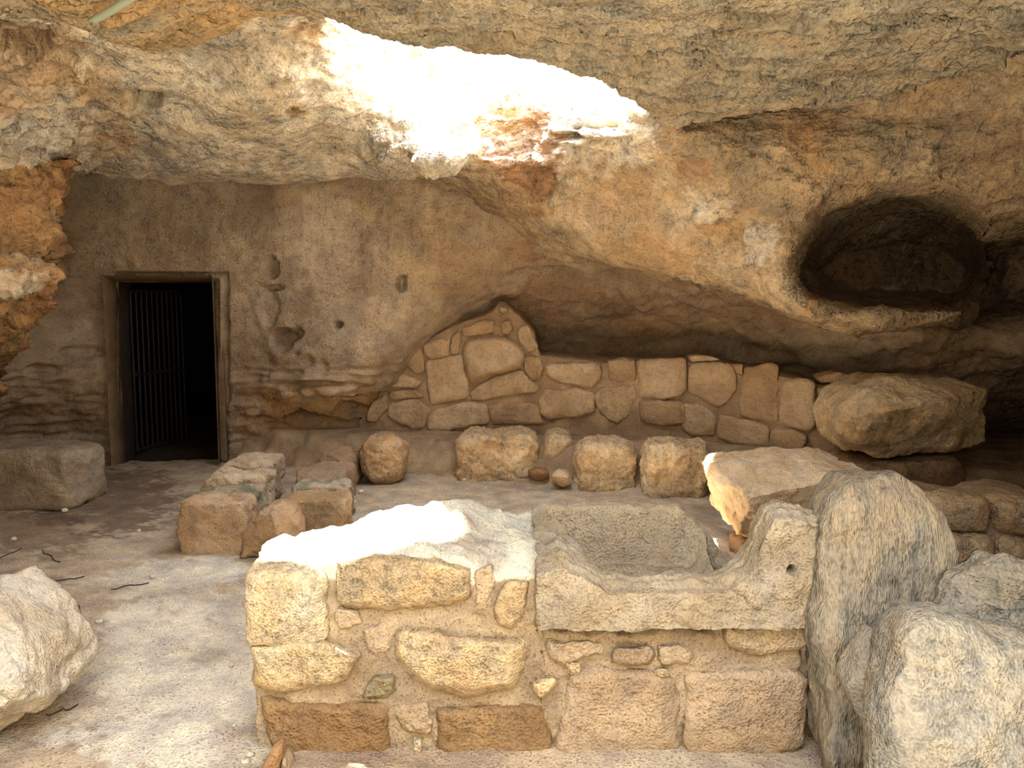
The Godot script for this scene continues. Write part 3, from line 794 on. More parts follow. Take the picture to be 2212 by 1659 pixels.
func doorway():
	var root := Node3D.new()
	root.name = "door_1"; add_child(root)
	tag(root, "dark doorway with an iron bar gate swung inward", "", "", "structure")
	root.position = Vector3(-3.5, 0, -8.3)
	var at := root.position
	var x0 := P(256, 800, 8.3).x; var x1 := P(476, 800, 8.3).x; var y1 := P(300, 601, 8.22).y
	# reveal and the chamber beyond, as walls with depth
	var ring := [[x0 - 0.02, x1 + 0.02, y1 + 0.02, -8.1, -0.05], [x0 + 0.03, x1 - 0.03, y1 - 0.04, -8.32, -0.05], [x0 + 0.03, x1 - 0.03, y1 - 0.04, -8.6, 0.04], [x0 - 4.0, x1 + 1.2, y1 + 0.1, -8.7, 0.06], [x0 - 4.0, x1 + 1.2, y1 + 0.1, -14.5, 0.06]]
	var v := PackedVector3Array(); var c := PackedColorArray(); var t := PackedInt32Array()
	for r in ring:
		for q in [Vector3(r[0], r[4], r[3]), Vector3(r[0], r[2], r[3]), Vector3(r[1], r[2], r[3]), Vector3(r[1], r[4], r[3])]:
			v.append(q - at); c.append(mottle(q, lin(66, 56, 50), lin(52, 44, 42), 4.0, 0.8) if r[3] < -8.31 else mottle(q, lin(168, 134, 98), UMBER, 4.0, 0.8))  # chamber and inner reveal coloured dark to stand for the shade inside
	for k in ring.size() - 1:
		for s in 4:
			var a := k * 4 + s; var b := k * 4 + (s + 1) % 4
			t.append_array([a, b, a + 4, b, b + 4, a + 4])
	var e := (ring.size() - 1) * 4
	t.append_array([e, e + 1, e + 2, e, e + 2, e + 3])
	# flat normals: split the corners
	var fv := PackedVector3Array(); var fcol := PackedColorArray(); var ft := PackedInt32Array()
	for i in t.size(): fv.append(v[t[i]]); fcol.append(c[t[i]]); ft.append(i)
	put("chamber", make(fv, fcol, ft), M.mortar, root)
	# gate leaf, hinged at the left jamb and turned in
	var gate := Node3D.new(); gate.name = "gate"; root.add_child(gate)
	gate.position = Vector3(x0 + 0.06, 0, -8.5) - at
	gate.rotation_degrees.y = 78.0
	var wide := 0.86; var tall := y1 - 0.12
	for k in 11: put("gate_bar", bar(Vector3(wide * k / 10.0, 0.06, 0), Vector3(wide * k / 10.0, tall, 0), 0.012), M.iron, gate)
	for y in [0.08, tall * 0.5, tall]: put("gate_rail", bar(Vector3(0, y, 0), Vector3(wide, y, 0), 0.02), M.iron, gate)
	# narrow stone frame round the opening
	var fm := func(a: Vector3, b: Vector3):
		var h := (b - a).abs() * 0.5
		return [block_at(h, plain(lin(150, 120, 90), UMBER, 4.0)), (a + b) * 0.5]
	for q in [[Vector3(x0 - 0.04, 0, -8.28), Vector3(x0 + 0.02, y1, -8.34)], [Vector3(x1 - 0.02, 0, -8.28), Vector3(x1 + 0.04, y1, -8.34)], [Vector3(x0 - 0.04, y1 - 0.03, -8.28), Vector3(x1 + 0.04, y1 + 0.04, -8.34)]]:
		var r: Array = fm.call(q[0], q[1])
		put("door_frame", r[0], M.mortar, root, r[1] - at)

# ---------------------------------------------------------------- the masonry wall with the trough
func manger_wall():
	var at := Vector3(0.1, 0, -3.0)
	var w := thing("manger_base", at, "low mortared wall of pale limestone blocks carrying the stone trough", "wall")
	var front_h := [[500, 0.52], [530, 0.6], [600, 0.655], [720, 0.70], [800, 0.72], [900, 0.735], [1010, 0.71], [1080, 0.69], [1165, 0.69], [1190, 0.46], [1800, 0.46]]
	var back_h := [[500, 0.62], [560, 0.68], [640, 0.71], [700, 0.71], [790, 0.75], [900, 0.785], [1000, 0.78], [1060, 0.74], [1165, 0.70], [1190, 0.46], [1800, 0.46]]
	var back_d := [[500, 3.2], [640, 3.25], [790, 3.32], [950, 3.42], [1165, 3.46], [1800, 3.46]]
	var top := func(u, s):
		var px: float = lerpf(532.0, 1752.0, u)
		var d: float = lerpf(2.855, ramp(back_d, px), s)
		var x := (px - 1106.0) / FOCAL * lerpf(2.86, d, 0.55)
		var y := lerpf(ramp(front_h, px), ramp(back_h, px), smoothstep(0.0, 1.0, s))
		var p := Vector3(x, y, -d)
		y += n1(p, 3.0) * 0.03 + n1(p, 9.0) * 0.015
		if s < 0.12: y -= 0.03 * (1.0 - s / 0.12)
		if px > 1172.0: y = minf(y, 0.472)
		return Vector3(x, y, -d)
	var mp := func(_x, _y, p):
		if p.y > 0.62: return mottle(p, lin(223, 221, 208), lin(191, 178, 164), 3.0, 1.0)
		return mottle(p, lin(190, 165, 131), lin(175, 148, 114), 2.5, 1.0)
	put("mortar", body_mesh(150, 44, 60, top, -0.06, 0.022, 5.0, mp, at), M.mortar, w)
	var warm := plain(lin(206, 181, 139), lin(190, 157, 110), 3.5)
	var brown := plain(lin(166, 131, 80), lin(145, 109, 63), 3.0)
	var cream := plain(lin(216, 196, 158), lin(197, 166, 116), 4.0)
	var grey := plain(lin(193, 168, 131), lin(179, 152, 114), 3.0)
	var pinkish := plain(lin(192, 166, 131), lin(173, 144, 108), 2.6)
	var flat := func(_x, _y): return 2.85
	var stones := [
		[[[724, 1216], [775, 1201], [905, 1205], [1014, 1223], [1014, 1248], [1010, 1291], [934, 1317], [858, 1320], [775, 1320], [731, 1295], [726, 1263]], warm, 0.05],
		[[[1097, 1255], [1137, 1255], [1133, 1313], [1111, 1353], [1093, 1358], [1075, 1346], [1068, 1320], [1082, 1277]], warm, 0.035],
		[[[547, 1388], [652, 1380], [753, 1393], [786, 1407], [760, 1436], [753, 1465], [724, 1476], [645, 1494], [569, 1494], [542, 1480], [543, 1440]], cream, 0.055],
		[[[851, 1360], [873, 1349], [963, 1367], [1014, 1378], [1140, 1382], [1129, 1443], [1111, 1490], [1021, 1505], [927, 1490], [883, 1454], [851, 1425]], warm, 0.06],
		[[[807, 1465], [854, 1454], [851, 1494], [836, 1512], [778, 1512], [789, 1487]], plain(lin(155, 142, 105), lin(139, 121, 88)), 0.03],
		[[[563, 1500], [700, 1522], [842, 1516], [846, 1595], [842, 1652], [627, 1658], [580, 1605], [567, 1556]], brown, 0.025],
		[[[945, 1527], [1176, 1519], [1187, 1566], [1194, 1621], [1191, 1675], [949, 1675], [941, 1603], [945, 1566]], brown, 0.03],
		[[[894, 1592], [916, 1592], [912, 1621], [923, 1642], [916, 1664], [891, 1660], [898, 1624]], cream, 0.03],
		[[[1151, 1469], [1187, 1461], [1202, 1472], [1191, 1494], [1165, 1508], [1155, 1490]], warm, 0.045],
		[[[731, 1310], [775, 1324], [786, 1346], [735, 1360], [724, 1335]], grey, 0.012],
		[[[1020, 1230], [1060, 1222], [1068, 1263], [1052, 1306], [1026, 1302]], grey, 0.012],
		[[[786, 1360], [833, 1342], [844, 1371], [844, 1407], [811, 1422], [789, 1393]], grey, 0.012],
		[[[1178, 1388], [1253, 1384], [1309, 1388], [1305, 1409], [1250, 1423], [1217, 1434], [1186, 1420]], grey, 0.022],
		[[[1322, 1396], [1405, 1396], [1414, 1414], [1405, 1433], [1347, 1434], [1318, 1422]], plain(lin(175, 150, 120), lin(160, 133, 101)), 0.04],
		[[[1420, 1396], [1481, 1396], [1499, 1411], [1485, 1436], [1434, 1436], [1416, 1418]], grey, 0.018],
		[[[1568, 1357], [1746, 1350], [1748, 1396], [1680, 1411], [1586, 1407], [1566, 1382]], grey, 0.02],
		[[[1231, 1453], [1289, 1440], [1394, 1447], [1454, 1461], [1464, 1494], [1464, 1642], [1205, 1658], [1197, 1603], [1217, 1530], [1224, 1476]], pinkish, 0.03],
		[[[1480, 1453], [1615, 1445], [1743, 1453], [1747, 1530], [1738, 1622], [1579, 1650], [1477, 1646], [1477, 1530]], pinkish, 0.022],
		[[[1217, 1427], [1253, 1431], [1250, 1454], [1231, 1458]], cream, 0.02],
		[[[1421, 1440], [1445, 1447], [1448, 1461], [1427, 1465], [1418, 1454]], cream, 0.02],
		[[[860, 1525], [925, 1515], [938, 1560], [930, 1585], [880, 1580], [862, 1555]], grey, 0.012]]
	for s in stones:
		var mx := 0.0; var my := 0.0; var lo := 1e9; var hi := -1e9
		for q in s[0]:
			mx += q[0] / s[0].size(); my += q[1] / s[0].size(); lo = minf(lo, q[0]); hi = maxf(hi, q[0])
		var half := maxf(0.0, (hi - lo) * 0.22)
		put("stone", stone_mesh(s[0], flat, [mx - half, my, mx + half, my], s[2], 8.0, 0.14, 0.016, 6.0, 88, 16, s[1], at), M.rough_stone if s[1] == cream or s[1] == warm else M.stone, w)
	# the corner block with its rounded top
	var cpaint := plain(lin(221, 205, 175), lin(203, 172, 124), 5.0, 0.75)
	put("corner_stone", block_mesh(517, 1236, 703, 1386, 2.8, 0.36, 7.0, 0.02, 4.0, 30, cpaint, at, Vector3(0.01, 0, 0), 0.05), M.rough_stone, w)

func trough():
	var at := Vector3(0.62, 0.48, -3.15)
	var front := [[1150, 0.685], [1175, 0.70], [1215, 0.715], [1250, 0.69], [1290, 0.65], [1320, 0.632], [1400, 0.625], [1500, 0.63], [1560, 0.625], [1590, 0.64], [1620, 0.68], [1645, 0.74], [1662, 0.82], [1680, 0.875], [1710, 0.893], [1745, 0.885], [1765, 0.86]]
	var back := [[1150, 0.73], [1172, 0.755], [1200, 0.75], [1300, 0.755], [1400, 0.75], [1475, 0.745], [1500, 0.70], [1540, 0.62], [1570, 0.55], [1600, 0.51], [1770, 0.51]]
	var left := [[0.0, 0.37], [0.12, 0.33], [0.5, 0.23], [0.86, 0.155], [1.0, 0.14]]
	var top := func(u, s):
		var d: float = lerpf(2.80, 3.48, s)
		var x := lerpf(0.085, 1.055, u)
		var pf := 1106.0 + x * FOCAL / 2.8
		var pb := 1106.0 + x * FOCAL / 3.44
		var p := Vector3(x, 0, -d)
		var rim: float = lerpf(ramp(front, pf), ramp(back, pb), smoothstep(0.1, 0.9, s))
		var hf: float = ramp(front, pf) + 0.012 * (1.0 - smoothstep(0.0, 0.1, absf(s - 0.1) * 4.0)) + n1(p, 8.0) * 0.008
		var hb: float = ramp(back, pb) + n1(p, 10.0) * 0.012
		# inside of the basin: from the front lip to the back panel, left edge runs askew
		var inx := smoothstep(-0.012, 0.02, x - ramp(left, s)) * smoothstep(1.0, 0.86, x + 0.3 * maxf(0.0, s - 0.3))
		var floor_h := 0.52 + n1(p, 4.0) * 0.01
		var y := rim
		if s < 0.2: y = hf
		elif s > 0.88: y = hb
		else:
			var ends := lerpf(hf, hb, smoothstep(0.2, 0.88, s)) + n1(p, 7.0) * 0.03
			if x > 0.8: ends = lerpf(hf, 0.515, smoothstep(0.1, 0.55, s))
			y = lerpf(ends, floor_h, inx)
			y = lerpf(hf, y, smoothstep(0.2, 0.26, s))
			y = lerpf(y, hb, smoothstep(0.84, 0.88, s))
		if s < 0.05: y -= 0.02 * (1.0 - s / 0.05)
		return Vector3(x, y, -d + (0.02 if s == 0.0 else 0.0))
	var hole := P(1706, 1228, 2.8)
	var crack := [P(1572, 1262, 2.8), P(1605, 1290, 2.8), P(1640, 1325, 2.8)]
	var fx := func(q):
		var e := Vector3.ZERO
		var d := Vector2(q.x - hole.x, q.y - hole.y).length()
		e.z -= 0.06 * smoothstep(0.016, 0.009, d)
		for k in 2:
			var m := Geometry3D.get_closest_point_to_segment(Vector3(q.x, q.y, 0), Vector3(crack[k].x, crack[k].y, 0), Vector3(crack[k + 1].x, crack[k + 1].y, 0))
			e.z -= 0.012 * smoothstep(0.005, 0.001, m.distance_to(Vector3(q.x, q.y, 0)) + n1(q, 40.0) * 0.003)
		e.z += 0.025 * n1(q, 5.0)
		return e
	var pt := func(_x, _y, p):
		var c := mottle(p, lin(180, 167, 144), lin(165, 148, 119), 3.0, 0.9)
		return mottle(p + Vector3(3, 3, 9), c, lin(155, 136, 108), 9.0, 0.4)
	var o := thing("stone_trough", at, "carved limestone feeding trough with a broken front lip and raised horn", "trough")
	put("basin", body_mesh(190, 110, 60, top, 0.475, 0.012, 7.0, pt, at, fx), M.stone, o)

func rubble_wall():
	var at := Vector3(0.8, 0.3, -7.8)
	var w := thing("rubble_wall", at, "low rubble stone wall filling the rock recess at the back", "wall")
	var dd := [[740, 8.35], [950, 8.2], [1150, 8.1], [1300, 7.95], [1500, 7.65], [1650, 7.3], [1760, 7.0], [1900, 6.75]]
	var tops := [[775, 905], [800, 880], [830, 822], [860, 785], [900, 748], [960, 706], [1020, 684], [1060, 668], [1085, 652], [1105, 662], [1130, 682], [1155, 715], [1165, 760], [1200, 766], [1300, 776], [1400, 776], [1500, 776], [1600, 788], [1700, 808], [1780, 834], [1900, 838]]
	var net := []
	for e in tops:
		var d := ramp(dd, e[0]) + 0.015
		var a := P(e[0], e[1] + 6, d)
		var col := [Vector3(e[0], e[1] + 2 - 10, d + 0.7), Vector3(e[0], e[1] + 3, d + 0.05)]
		for k in 6: col.append(Vector3(e[0], lerpf(e[1] + 6, 1040.0, k / 5.0), d))
		net.append(col)
	var bump := func(x, y, p): return n1(p, 4.0) * 0.025 + n1(p, 14.0) * 0.012
	var mp := func(_x, _y, p): return mottle(p, lin(193, 160, 125), lin(174, 141, 108), 2.0, 1.0)
	var core := sheet(net, 8.0, bump, mp)
	put("mortar", core, M.mortar, w, -at)
	var a := [
		[[720, 700], [760, 650], [920, 620], [1010, 650], [1070, 700], [1090, 760], [1060, 820], [900, 860], [780, 900], [740, 870]],
		[[700, 590], [800, 540], [900, 530], [900, 590], [860, 610], [720, 630]],
		[[480, 680], [560, 640], [640, 640], [640, 740], [530, 770], [490, 730]],
		[[645, 640], [690, 600], [710, 650], [690, 730], [650, 730]],
		[[930, 540], [1000, 530], [1020, 580], [1000, 610], [950, 610]],
		[[1050, 580], [1100, 560], [1150, 640], [1170, 700], [1110, 720], [1060, 670]],
		[[930, 450], [980, 450], [985, 490], [940, 490]],
		[[380, 750], [420, 700], [470, 700], [490, 760], [490, 840], [440, 850], [390, 800]],
		[[500, 780], [640, 750], [720, 740], [740, 860], [750, 990], [640, 1010], [530, 1030], [510, 950]],
		[[760, 960], [860, 890], [1060, 830], [1100, 870], [1170, 930], [1160, 960], [1000, 980], [840, 1010], [780, 1010]],
		[[1090, 740], [1180, 750], [1200, 800], [1180, 880], [1130, 890], [1080, 830]],
		[[1210, 790], [1540, 790], [1550, 880], [1480, 930], [1380, 920], [1230, 880]],
		[[1210, 950], [1400, 940], [1500, 960], [1500, 1080], [1400, 1110], [1240, 1120], [1180, 1080], [1170, 1010]],
		[[870, 1040], [1060, 1020], [1160, 1040], [1190, 1110], [1200, 1150], [900, 1150], [880, 1110]],
		[[560, 1060], [760, 1020], [860, 1040], [870, 1140], [680, 1180], [650, 1195], [500, 1185], [510, 1110]],
		[[280, 1030], [440, 1000], [520, 1060], [500, 1120], [480, 1180], [400, 1180], [260, 1110]],
		[[270, 960], [440, 950], [480, 990], [290, 1010]],
		[[250, 930], [290, 860], [370, 850], [470, 900], [440, 940]],
		[[140, 1110], [180, 1020], [260, 970], [270, 1060], [200, 1130], [150, 1140]],
		[[1590, 780], [1680, 755], [1750, 770], [1755, 830], [1740, 900], [1600, 890]],
		[[1765, 770], [1900, 760], [2040, 760], [2055, 830], [2055, 960], [1920, 1000], [1770, 990], [1765, 900]],
		[[1500, 980], [1560, 930], [1740, 920], [1755, 1000], [1700, 1110], [1630, 1150], [1550, 1090]],
		[[1770, 1015], [1900, 1010], [2040, 1020], [2060, 1150], [2000, 1160], [1790, 1150]]]
	var b := [
		[[210, 740], [350, 745], [400, 765], [230, 785]],
		[[215, 800], [370, 780], [460, 800], [495, 860], [490, 960], [430, 1020], [380, 1050], [300, 1010], [215, 960]],
		[[550, 820], [680, 790], [750, 810], [740, 900], [740, 1140], [620, 1120], [515, 1090], [515, 960], [530, 880]],
		[[765, 900], [900, 880], [960, 900], [968, 1000], [958, 1190], [860, 1180], [760, 1150], [752, 1000]],
		[[390, 1095], [520, 1115], [695, 1165], [695, 1290], [560, 1280], [390, 1240]],
		[[705, 1175], [840, 1195], [930, 1225], [880, 1320], [710, 1300]],
		[[170, 1030], [280, 1040], [375, 1090], [365, 1230], [200, 1210], [170, 1150]],
		[[985, 930], [1170, 915], [1190, 960], [1110, 1000], [1010, 1000]],
		[[980, 870], [1100, 830], [1170, 860], [1170, 905], [1000, 895]],
		[[1190, 870], [1240, 845], [1280, 885], [1200, 905]],
		[[470, 800], [540, 795], [525, 870], [505, 860]],
		[[1020, 1010], [1110, 1010], [1110, 1060], [1040, 1060]]]
	var tones := [plain(lin(210, 180, 139), lin(189, 156, 114)), plain(lin(201, 167, 123), lin(180, 143, 101)), plain(lin(218, 190, 152), lin(197, 163, 119))]
	var depth := func(x, _y): return ramp(dd, x)
	var k := 0
	for set_ in [[a, 740.0], [b, 1412.0]]:
		for o in set_[0]:
			var q := []
			var mx := 0.0; var my := 0.0; var lo := 1e9; var hi := -1e9
			for e in o:
				var x: float = set_[1] + e[0] * 0.36166; var y: float = 500.0 + e[1] * 0.36166
				q.append([x, y]); mx += x / o.size(); my += y / o.size(); lo = minf(lo, x); hi = maxf(hi, x)
			for e in q: e[0] = mx + (e[0] - mx) * 1.04; e[1] = my + (e[1] - my) * 1.05
			var half := (hi - lo) * 0.2
			var out: float = 0.11 if k == 0 else [0.032, 0.022, 0.038, 0.028][k % 4]
			put("stone", stone_mesh(q, depth, [mx - half, my, mx + half, my], out, 8.0, 0.16, 0.022, 4.0, 48, 9, tones[2] if k == 0 else tones[k % 3], at), M.stone, w)
			k += 1

func block(called: String, label: String, group: String, r: Array, k: float, rough: float, paint: Callable, mat: Material, lean := Vector3.ZERO, turn := 0.0) -> MeshInstance3D:
	var at := P((r[0] + r[2]) * 0.5, r[3], r[4])
	at.z -= r[5] * 0.5
	return tag(put(called, block_mesh(r[0], r[1], r[2], r[3], r[4], r[5], k, rough, 4.0, 28, paint, at, lean, turn), mat, null, at), label, "stone", group)
func rock(called: String, label: String, group: String, outline: Array, d: float, core: Array, bulge: float, flat: float, thick: float, rough: float, rf: float, paint: Callable, mat: Material, tilt := 0.0, n := 120, rings := 24, taper := 0.12, crag := 0.0) -> MeshInstance3D:
	var lo := 1e9; var hi := -1e9; var low := -1e9
	for q in outline: lo = minf(lo, q[0]); hi = maxf(hi, q[0]); low = maxf(low, q[1])
	var at := P((lo + hi) * 0.5, low, d); at.z -= thick * 0.5
	var depth := func(_x, y): return d + tilt * (low - y) / 100.0
	return tag(put(called, stone_mesh(outline, depth, core, bulge, flat, thick, rough, rf, n, rings, paint, at, taper, crag), mat, null, at), label, "stone", group)

func inner_row():
	var g := "squared blocks edging the raised floor"
	var p := plain(lin(230, 202, 158), lin(210, 168, 112), 3.0)
	block("stone_block", "longest block of the edging row, at its left end", g, [984, 942, 1162, 1050, 7.3, 0.6], 6.0, 0.045, p, M.rough_stone)
	block("stone_block", "narrow recessed block beside the longest edging block", g, [1176, 938, 1240, 1040, 7.46, 0.45], 4.0, 0.035, p, M.rough_stone)
	block("stone_block", "rounded edging block third from the doorway side", g, [1250, 956, 1378, 1076, 6.95, 0.4], 4.5, 0.045, p, M.rough_stone, Vector3(0.02, 0, 0), 0.1)
	block("stone_block", "squarish edging block at the right end of the row", g, [1394, 960, 1540, 1086, 6.72, 0.45], 5.0, 0.045, p, M.rough_stone, Vector3.ZERO, -0.06)
	rock("rubble_stone", "small reddish stone on the floor before the edging blocks", "", [[1140, 1020], [1160, 1010], [1185, 1018], [1188, 1032], [1160, 1038], [1142, 1032]], 7.2, [1155, 1024, 1170, 1024], 0.05, 2.0, 0.1, 0.01, 8.0, plain(RUST, UMBER), M.stone, 0.0, 32, 8)
	rock("rubble_stone", "small stone under the gap between edging blocks", "", [[1190, 1030], [1206, 1014], [1228, 1020], [1234, 1044], [1220, 1052], [1200, 1046]], 7.05, [1212, 1032, 1226, 1034], 0.06, 2.0, 0.12, 0.012, 8.0, p, M.stone, 0.0, 32, 8)

func channel_stones():
	var gl := "stones of the outer channel row by the doorway"
	var gr := "stones of the inner channel row"
	var pale := plain(lin(206, 184, 152), lin(186, 156, 116), 3.0)
	var mossy := func(_x, _y, p):
		var c := mottle(p, lin(192, 174, 146), lin(168, 146, 112), 3.0, 0.9)
		return c.lerp(MOSS, smoothstep(0.05, 0.3, n1(p, 6.0) + 0.1) * 0.7)
	block("channel_stone", "front block of the outer channel row, brown face and pale top", gl, [382, 1086, 526, 1200, 5.2, 0.32], 9.0, 0.03, plain(lin(206, 174, 134), lin(180, 138, 92), 3.0), M.stone)
	block("channel_stone", "second mossy stone of the outer channel row", gl, [410, 1068, 550, 1170, 5.55, 0.34], 8.0, 0.03, mossy, M.stone)
	block("channel_stone", "third stone of the outer channel row", gl, [434, 1032, 570, 1130, 5.92, 0.36], 8.0, 0.035, pale, M.stone)
	block("channel_stone", "rearmost stone of the outer channel row nearest the door", gl, [478, 1000, 582, 1085, 6.32, 0.5], 8.0, 0.03, pale, M.stone)
	block("channel_stone", "front block of the inner channel row with brown face", gr, [606, 1080, 746, 1165, 5.6, 0.3], 8.0, 0.025, plain(lin(192, 164, 122), lin(172, 128, 74), 4.0), M.stone)
	block("channel_stone", "second channel stone, white topped with green edge", gr, [626, 1052, 746, 1140, 5.95, 0.36], 8.0, 0.025, mossy, M.stone)
	block("channel_stone", "third long brown stone of the inner channel row", gr, [632, 1026, 744, 1110, 6.35, 0.6], 8.0, 0.03, plain(lin(180, 150, 118), lin(166, 130, 94), 3.0), M.stone)
	block("channel_stone", "brown block behind the inner channel row", gr, [676, 980, 766, 1058, 7.08, 0.5], 4.0, 0.04, plain(lin(180, 146, 108), lin(160, 122, 84), 3.0), M.stone)
	block("rounded_boulder", "rounded boulder beside the inner channel row", "", [770, 944, 874, 1046, 7.1, 0.45], 2.8, 0.03, plain(lin(212, 176, 130), lin(184, 138, 86), 3.0), M.rough_stone)
	rock("wedge_stone", "small peaked brown stone between the channel rows", "", [[524, 1206], [530, 1150], [556, 1108], [592, 1094], [622, 1102], [642, 1132], [652, 1206]], 5.12, [585, 1118, 596, 1150], 0.14, 1.2, 0.25, 0.02, 5.0, plain(lin(200, 164, 118), lin(176, 132, 84)), M.stone, 0.0, 80, 16, 0.12, 0.04)
	block("stone_block", "squared grey block against the rock flank by the picture's edge", "", [-150, 972, 158, 1102, 6.3, 0.6], 7.0, 0.025, plain(lin(176, 158, 132), lin(156, 132, 104), 3.0), M.stone, Vector3(-0.02, 0, 0), -0.05)

func right_boulders():
	var p := plain(lin(214, 186, 142), lin(190, 150, 98), 2.5)
	rock("fallen_boulder", "big angular boulder resting high beside the dark recess", "", [[1806, 909], [1817, 880], [1857, 836], [1893, 818], [1926, 807], [1976, 815], [2027, 822], [2135, 836], [2128, 880], [2135, 916], [2132, 956], [2063, 967], [2027, 981], [1955, 988], [1893, 990], [1846, 981], [1821, 963], [1810, 934]], 5.75, [1915, 895, 2030, 870], 0.42, 1.35, 0.6, 0.04, 2.5, p, M.rough_stone, 0.0, 160, 32, 0.12, 0.07)
	rock("fallen_boulder", "shadowed slab wedged under the big angular boulder", "", [[1850, 1000], [1960, 992], [2060, 982], [2084, 1010], [2078, 1046], [1990, 1062], [1900, 1070], [1850, 1050]], 5.85, [1920, 1010, 2020, 1005], 0.15, 3.0, 0.6, 0.03, 3.0, plain(lin(176, 140, 100), lin(150, 114, 80)), M.rough_stone, 0.0, 80, 16)
	rock("fallen_boulder", "tilted boulder with white top and ochre underside behind the trough", "", [[1546, 1034], [1553, 1014], [1600, 1000], [1700, 990], [1800, 997], [1866, 1014], [1868, 1060], [1840, 1110], [1770, 1150], [1640, 1166], [1590, 1156], [1572, 1120], [1562, 1080]], 5.05, [1620, 1078, 1840, 1024], 0.34, 1.3, 0.5, 0.03, 3.0, plain(lin(230, 208, 172), lin(214, 172, 112), 2.0), M.stone, 0.0, 160, 32, 0.12, 0.05)
	rock("rubble_stone", "small pale stone tucked against the tilted boulder's foot", "", [[1540, 1074], [1552, 1060], [1562, 1068], [1568, 1098], [1554, 1106], [1542, 1094]], 5.62, [1552, 1078, 1554, 1086], 0.06, 2.0, 0.12, 0.012, 8.0, plain(PALE, TAN), M.stone, 0.0, 32, 8)
	rock("fallen_boulder", "squared stone holding up the tilted boulder behind the trough", "", [[1600, 1168], [1680, 1160], [1760, 1158], [1770, 1222], [1600, 1222]], 5.1, [1650, 1195, 1720, 1195], 0.05, 4.0, 0.3, 0.03, 3.0, plain(lin(170, 136, 98), UMBER), M.stone, 0.0, 60, 10)
	# low wall at the right edge
	var at := Vector3(2.6, 0, -4.3)
	var w := thing("low_stone_wall", at, "low two-course stone wall running off behind the standing slab", "wall")
	var top := func(u, s): return Vector3(lerpf(2.1, 2.85, u), 0.56 + 0.02 * sin(u * 9.0), -lerpf(4.27, 4.75, s))
	put("mortar", body_mesh(40, 14, 16, top, -0.06, 0.02, 5.0, plain(lin(168, 138, 104), UMBER), at), M.mortar, w)
	var sp_ := plain(lin(200, 174, 136), lin(180, 146, 104))
	for q in [[[1996, 1072], [2060, 1066], [2136, 1076], [2142, 1120], [2130, 1150], [2040, 1146], [1996, 1140]], [[2146, 1078], [2250, 1082], [2320, 1090], [2320, 1150], [2220, 1156], [2150, 1148]], [[2040, 1156], [2100, 1152], [2148, 1160], [2150, 1230], [2100, 1244], [2040, 1240]], [[2156, 1162], [2260, 1160], [2320, 1165], [2320, 1240], [2220, 1246], [2158, 1236]], [[2040, 1250], [2180, 1252], [2180, 1330], [2040, 1330]]]:
		var mx := 0.0; var my := 0.0
		for e in q: mx += e[0] / q.size(); my += e[1] / q.size()
		put("stone", stone_mesh(q, func(_x, _y): return 4.24, [mx - 20, my, mx + 20, my], 0.07, 3.0, 0.16, 0.02, 5.0, 48, 8, sp_, at), M.rough_stone, w)

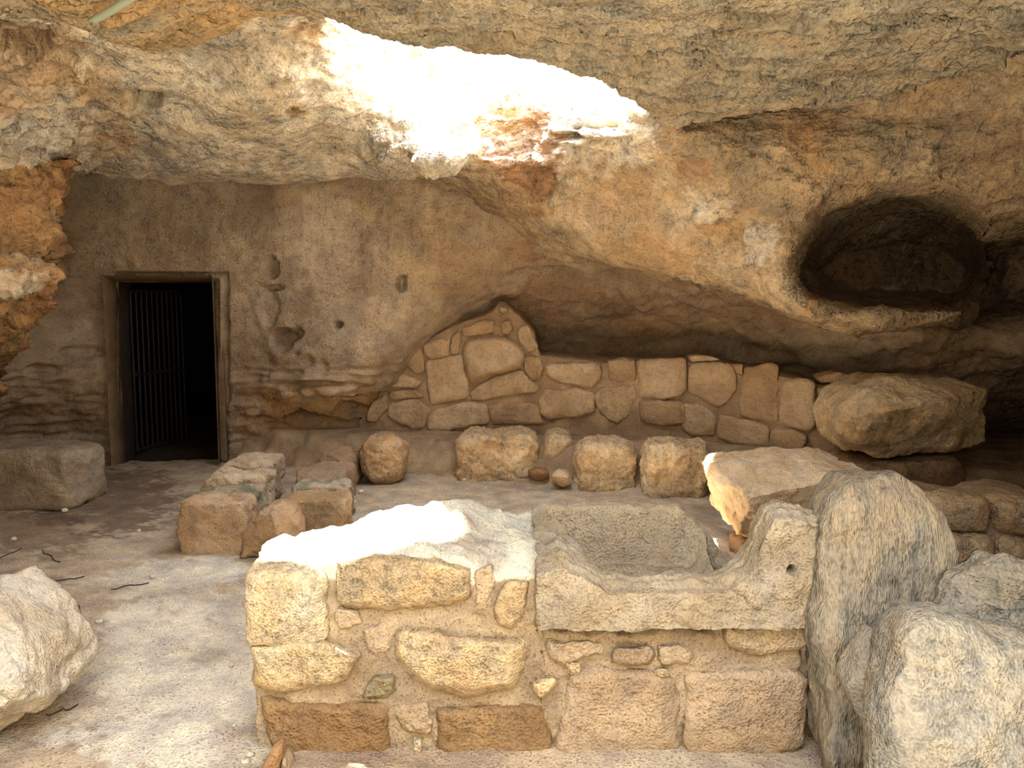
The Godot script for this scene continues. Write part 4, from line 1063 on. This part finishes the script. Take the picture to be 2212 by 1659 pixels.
func near_stones():
	var grey := plain(lin(164, 158, 146), lin(150, 140, 124), 2.6)
	rock("standing_slab", "tall upright slab of weathered limestone beside the trough's horn", "", [[1820, 1036], [1837, 1030], [1904, 1021], [1942, 1023], [1968, 1040], [2006, 1065], [2035, 1107], [2060, 1162], [2073, 1213], [2067, 1246], [2060, 1300], [2040, 1400], [1990, 1500], [1960, 1600], [1950, 1690], [1795, 1690], [1778, 1634], [1778, 1550], [1774, 1444], [1756, 1402], [1753, 1318], [1770, 1213], [1774, 1129], [1791, 1078], [1812, 1048]], 2.66, [1880, 1150, 1860, 1560], 0.06, 5.0, 0.2, 0.022, 4.0, plain(lin(162, 151, 133), lin(150, 134, 112), 2.6), M.slab, 0.02, 180, 36, 0.16)
	rock("rubble_stone", "thin grey flake wedged between slab and nearest boulder", "", [[1892, 1377], [1905, 1370], [1912, 1423], [1906, 1508], [1894, 1562], [1879, 1571], [1858, 1550], [1833, 1495], [1831, 1478], [1858, 1423]], 2.5, [1878, 1440, 1876, 1500], 0.04, 1.5, 0.12, 0.012, 6.0, plain(lin(166, 159, 144), lin(150, 141, 122)), M.stone, 0.0, 60, 12)
	rock("limestone_boulder", "large grey boulder nearest the camera, right of the slab", "", [[1917, 1352], [1947, 1322], [2014, 1312], [2080, 1320], [2150, 1344], [2260, 1384], [2330, 1500], [2360, 1720], [2360, 1915], [1850, 1915], [1872, 1720], [1892, 1571], [1900, 1487], [1909, 1402]], 2.14, [2030, 1470, 2090, 1800], 0.09, 5.0, 0.2, 0.025, 3.0, grey, M.rough_stone, 0.03, 200, 40, 0.42, 0.03)
	rock("limestone_boulder", "rough grey boulder behind the nearest one, cut by the frame", "", [[2020, 1300], [2065, 1251], [2123, 1224], [2157, 1206], [2195, 1211], [2270, 1232], [2370, 1400], [2390, 1750], [2000, 1750], [2000, 1450]], 2.46, [2160, 1360, 2180, 1650], 0.08, 2.5, 0.12, 0.04, 3.0, plain(lin(158, 150, 138), lin(143, 134, 116)), M.rough_stone, 0.03, 160, 32, 0.08, 0.05)
	rock("limestone_boulder", "white angular boulder at the left edge of the floor", "", [[-60, 1290], [0, 1310], [25, 1328], [61, 1367], [87, 1414], [105, 1454], [98, 1469], [108, 1501], [98, 1519], [83, 1534], [43, 1556], [0, 1576], [-160, 1610], [-300, 1580], [-280, 1330]], 2.95, [-120, 1450, 20, 1490], 0.2, 1.5, 0.4, 0.03, 4.0, plain(lin(213, 205, 189), lin(195, 176, 146)), M.stone, 0.0, 160, 32, 0.12, 0.05)
	rock("rubble_stone", "small orange stone propped at the manger wall's corner", "", [[586, 1617], [608, 1608], [613, 1630], [600, 1672], [558, 1672]], 2.68, [590, 1645, 596, 1632], 0.03, 1.5, 0.06, 0.006, 9.0, plain(OCHRE, RUST), M.stone, 0.0, 32, 8)
	rock("rubble_stone", "dull brown chip between the orange stone and the wall", "", [[613, 1626], [624, 1640], [630, 1672], [600, 1672]], 2.70, [616, 1655, 614, 1648], 0.025, 1.5, 0.06, 0.006, 9.0, plain(UMBER, TAN), M.stone, 0.0, 32, 8)

func little_things():
	var hose := []
	for k in 13:
		var s := k / 12.0
		hose.append(P(lerpf(198, 300, s), 46 - 50 * s - 14 * s * s, 4.15 - 0.3 * s))
	tag(put("hose", tube_mesh(hose, 0.019, 10), M.hose), "pale grey-green hose hanging from the rock roof", "hose")
	var rng := RandomNumberGenerator.new(); rng.seed = 77
	var spots := [[780, 1068, 9], [1003, 1041, 7], [1050, 1056, 4], [118, 1270, 5], [132, 1352, 6], [106, 1358, 4], [20, 1275, 9], [1010, 1062, 4], [540, 1640, 12], [530, 1655, 12], [500, 1440, 7], [505, 1575, 5], [230, 1527, 5], [140, 1105, 9], [765, 1088, 6], [330, 1250, 8], [215, 1345, 10], [30, 1172, 8], [300, 1148, 6], [1490, 1082, 5]]
	for s in spots:
		var g := G(s[0], s[1]); g.y = ground_y(g.x, g.z)
		var r: float = s[2] * -g.z / FOCAL
		var v := PackedVector3Array(); var c := PackedColorArray(); var t := PackedInt32Array()
		var turn := rng.randf() * TAU
		for i in 5:
			for j in 8:
				var a := TAU * j / 8; var b := PI * i / 4.0
				var q := Vector3(sin(b) * cos(a) * r, cos(b) * r * 0.55, sin(b) * sin(a) * r * 0.8).rotated(Vector3.UP, turn)
				q *= 1.0 + 0.35 * n1(q * 40.0 + g * 9.0, 1.0)
				v.append(q); c.append(lin(222, 214, 200))
		for i in 4:
			for j in 8:
				var a := i * 8 + j; var b := i * 8 + (j + 1) % 8
				t.append_array([a, b, a + 8, b, b + 8, a + 8])
		tag(put("pebble", make(v, c, t, true), M.stone, null, g + Vector3(0, r * 0.3, 0)), "small pale pebble lying on the trodden earth floor", "pebble", "loose pebbles on the earth floor")
	for s in [[0, 1208, 44, 1188], [92, 1190, 128, 1218], [120, 1262, 180, 1250], [100, 1540, 165, 1520], [240, 1278, 320, 1262]]:
		var a := G(s[0], s[1]); var b := G(s[2], s[3])
		var pts := []
		for k in 7:
			var q := a.lerp(b, k / 6.0) + Vector3(0, 0, 0.015 * sin(k * 1.7))
			q.y = ground_y(q.x, q.z) + 0.004
			pts.append(q - a)
		tag(put("twig", tube_mesh(pts, 0.0032, 6), M.twig, null, a), "thin dry twig lying on the earth floor", "twig", "dry twigs on the earth floor")
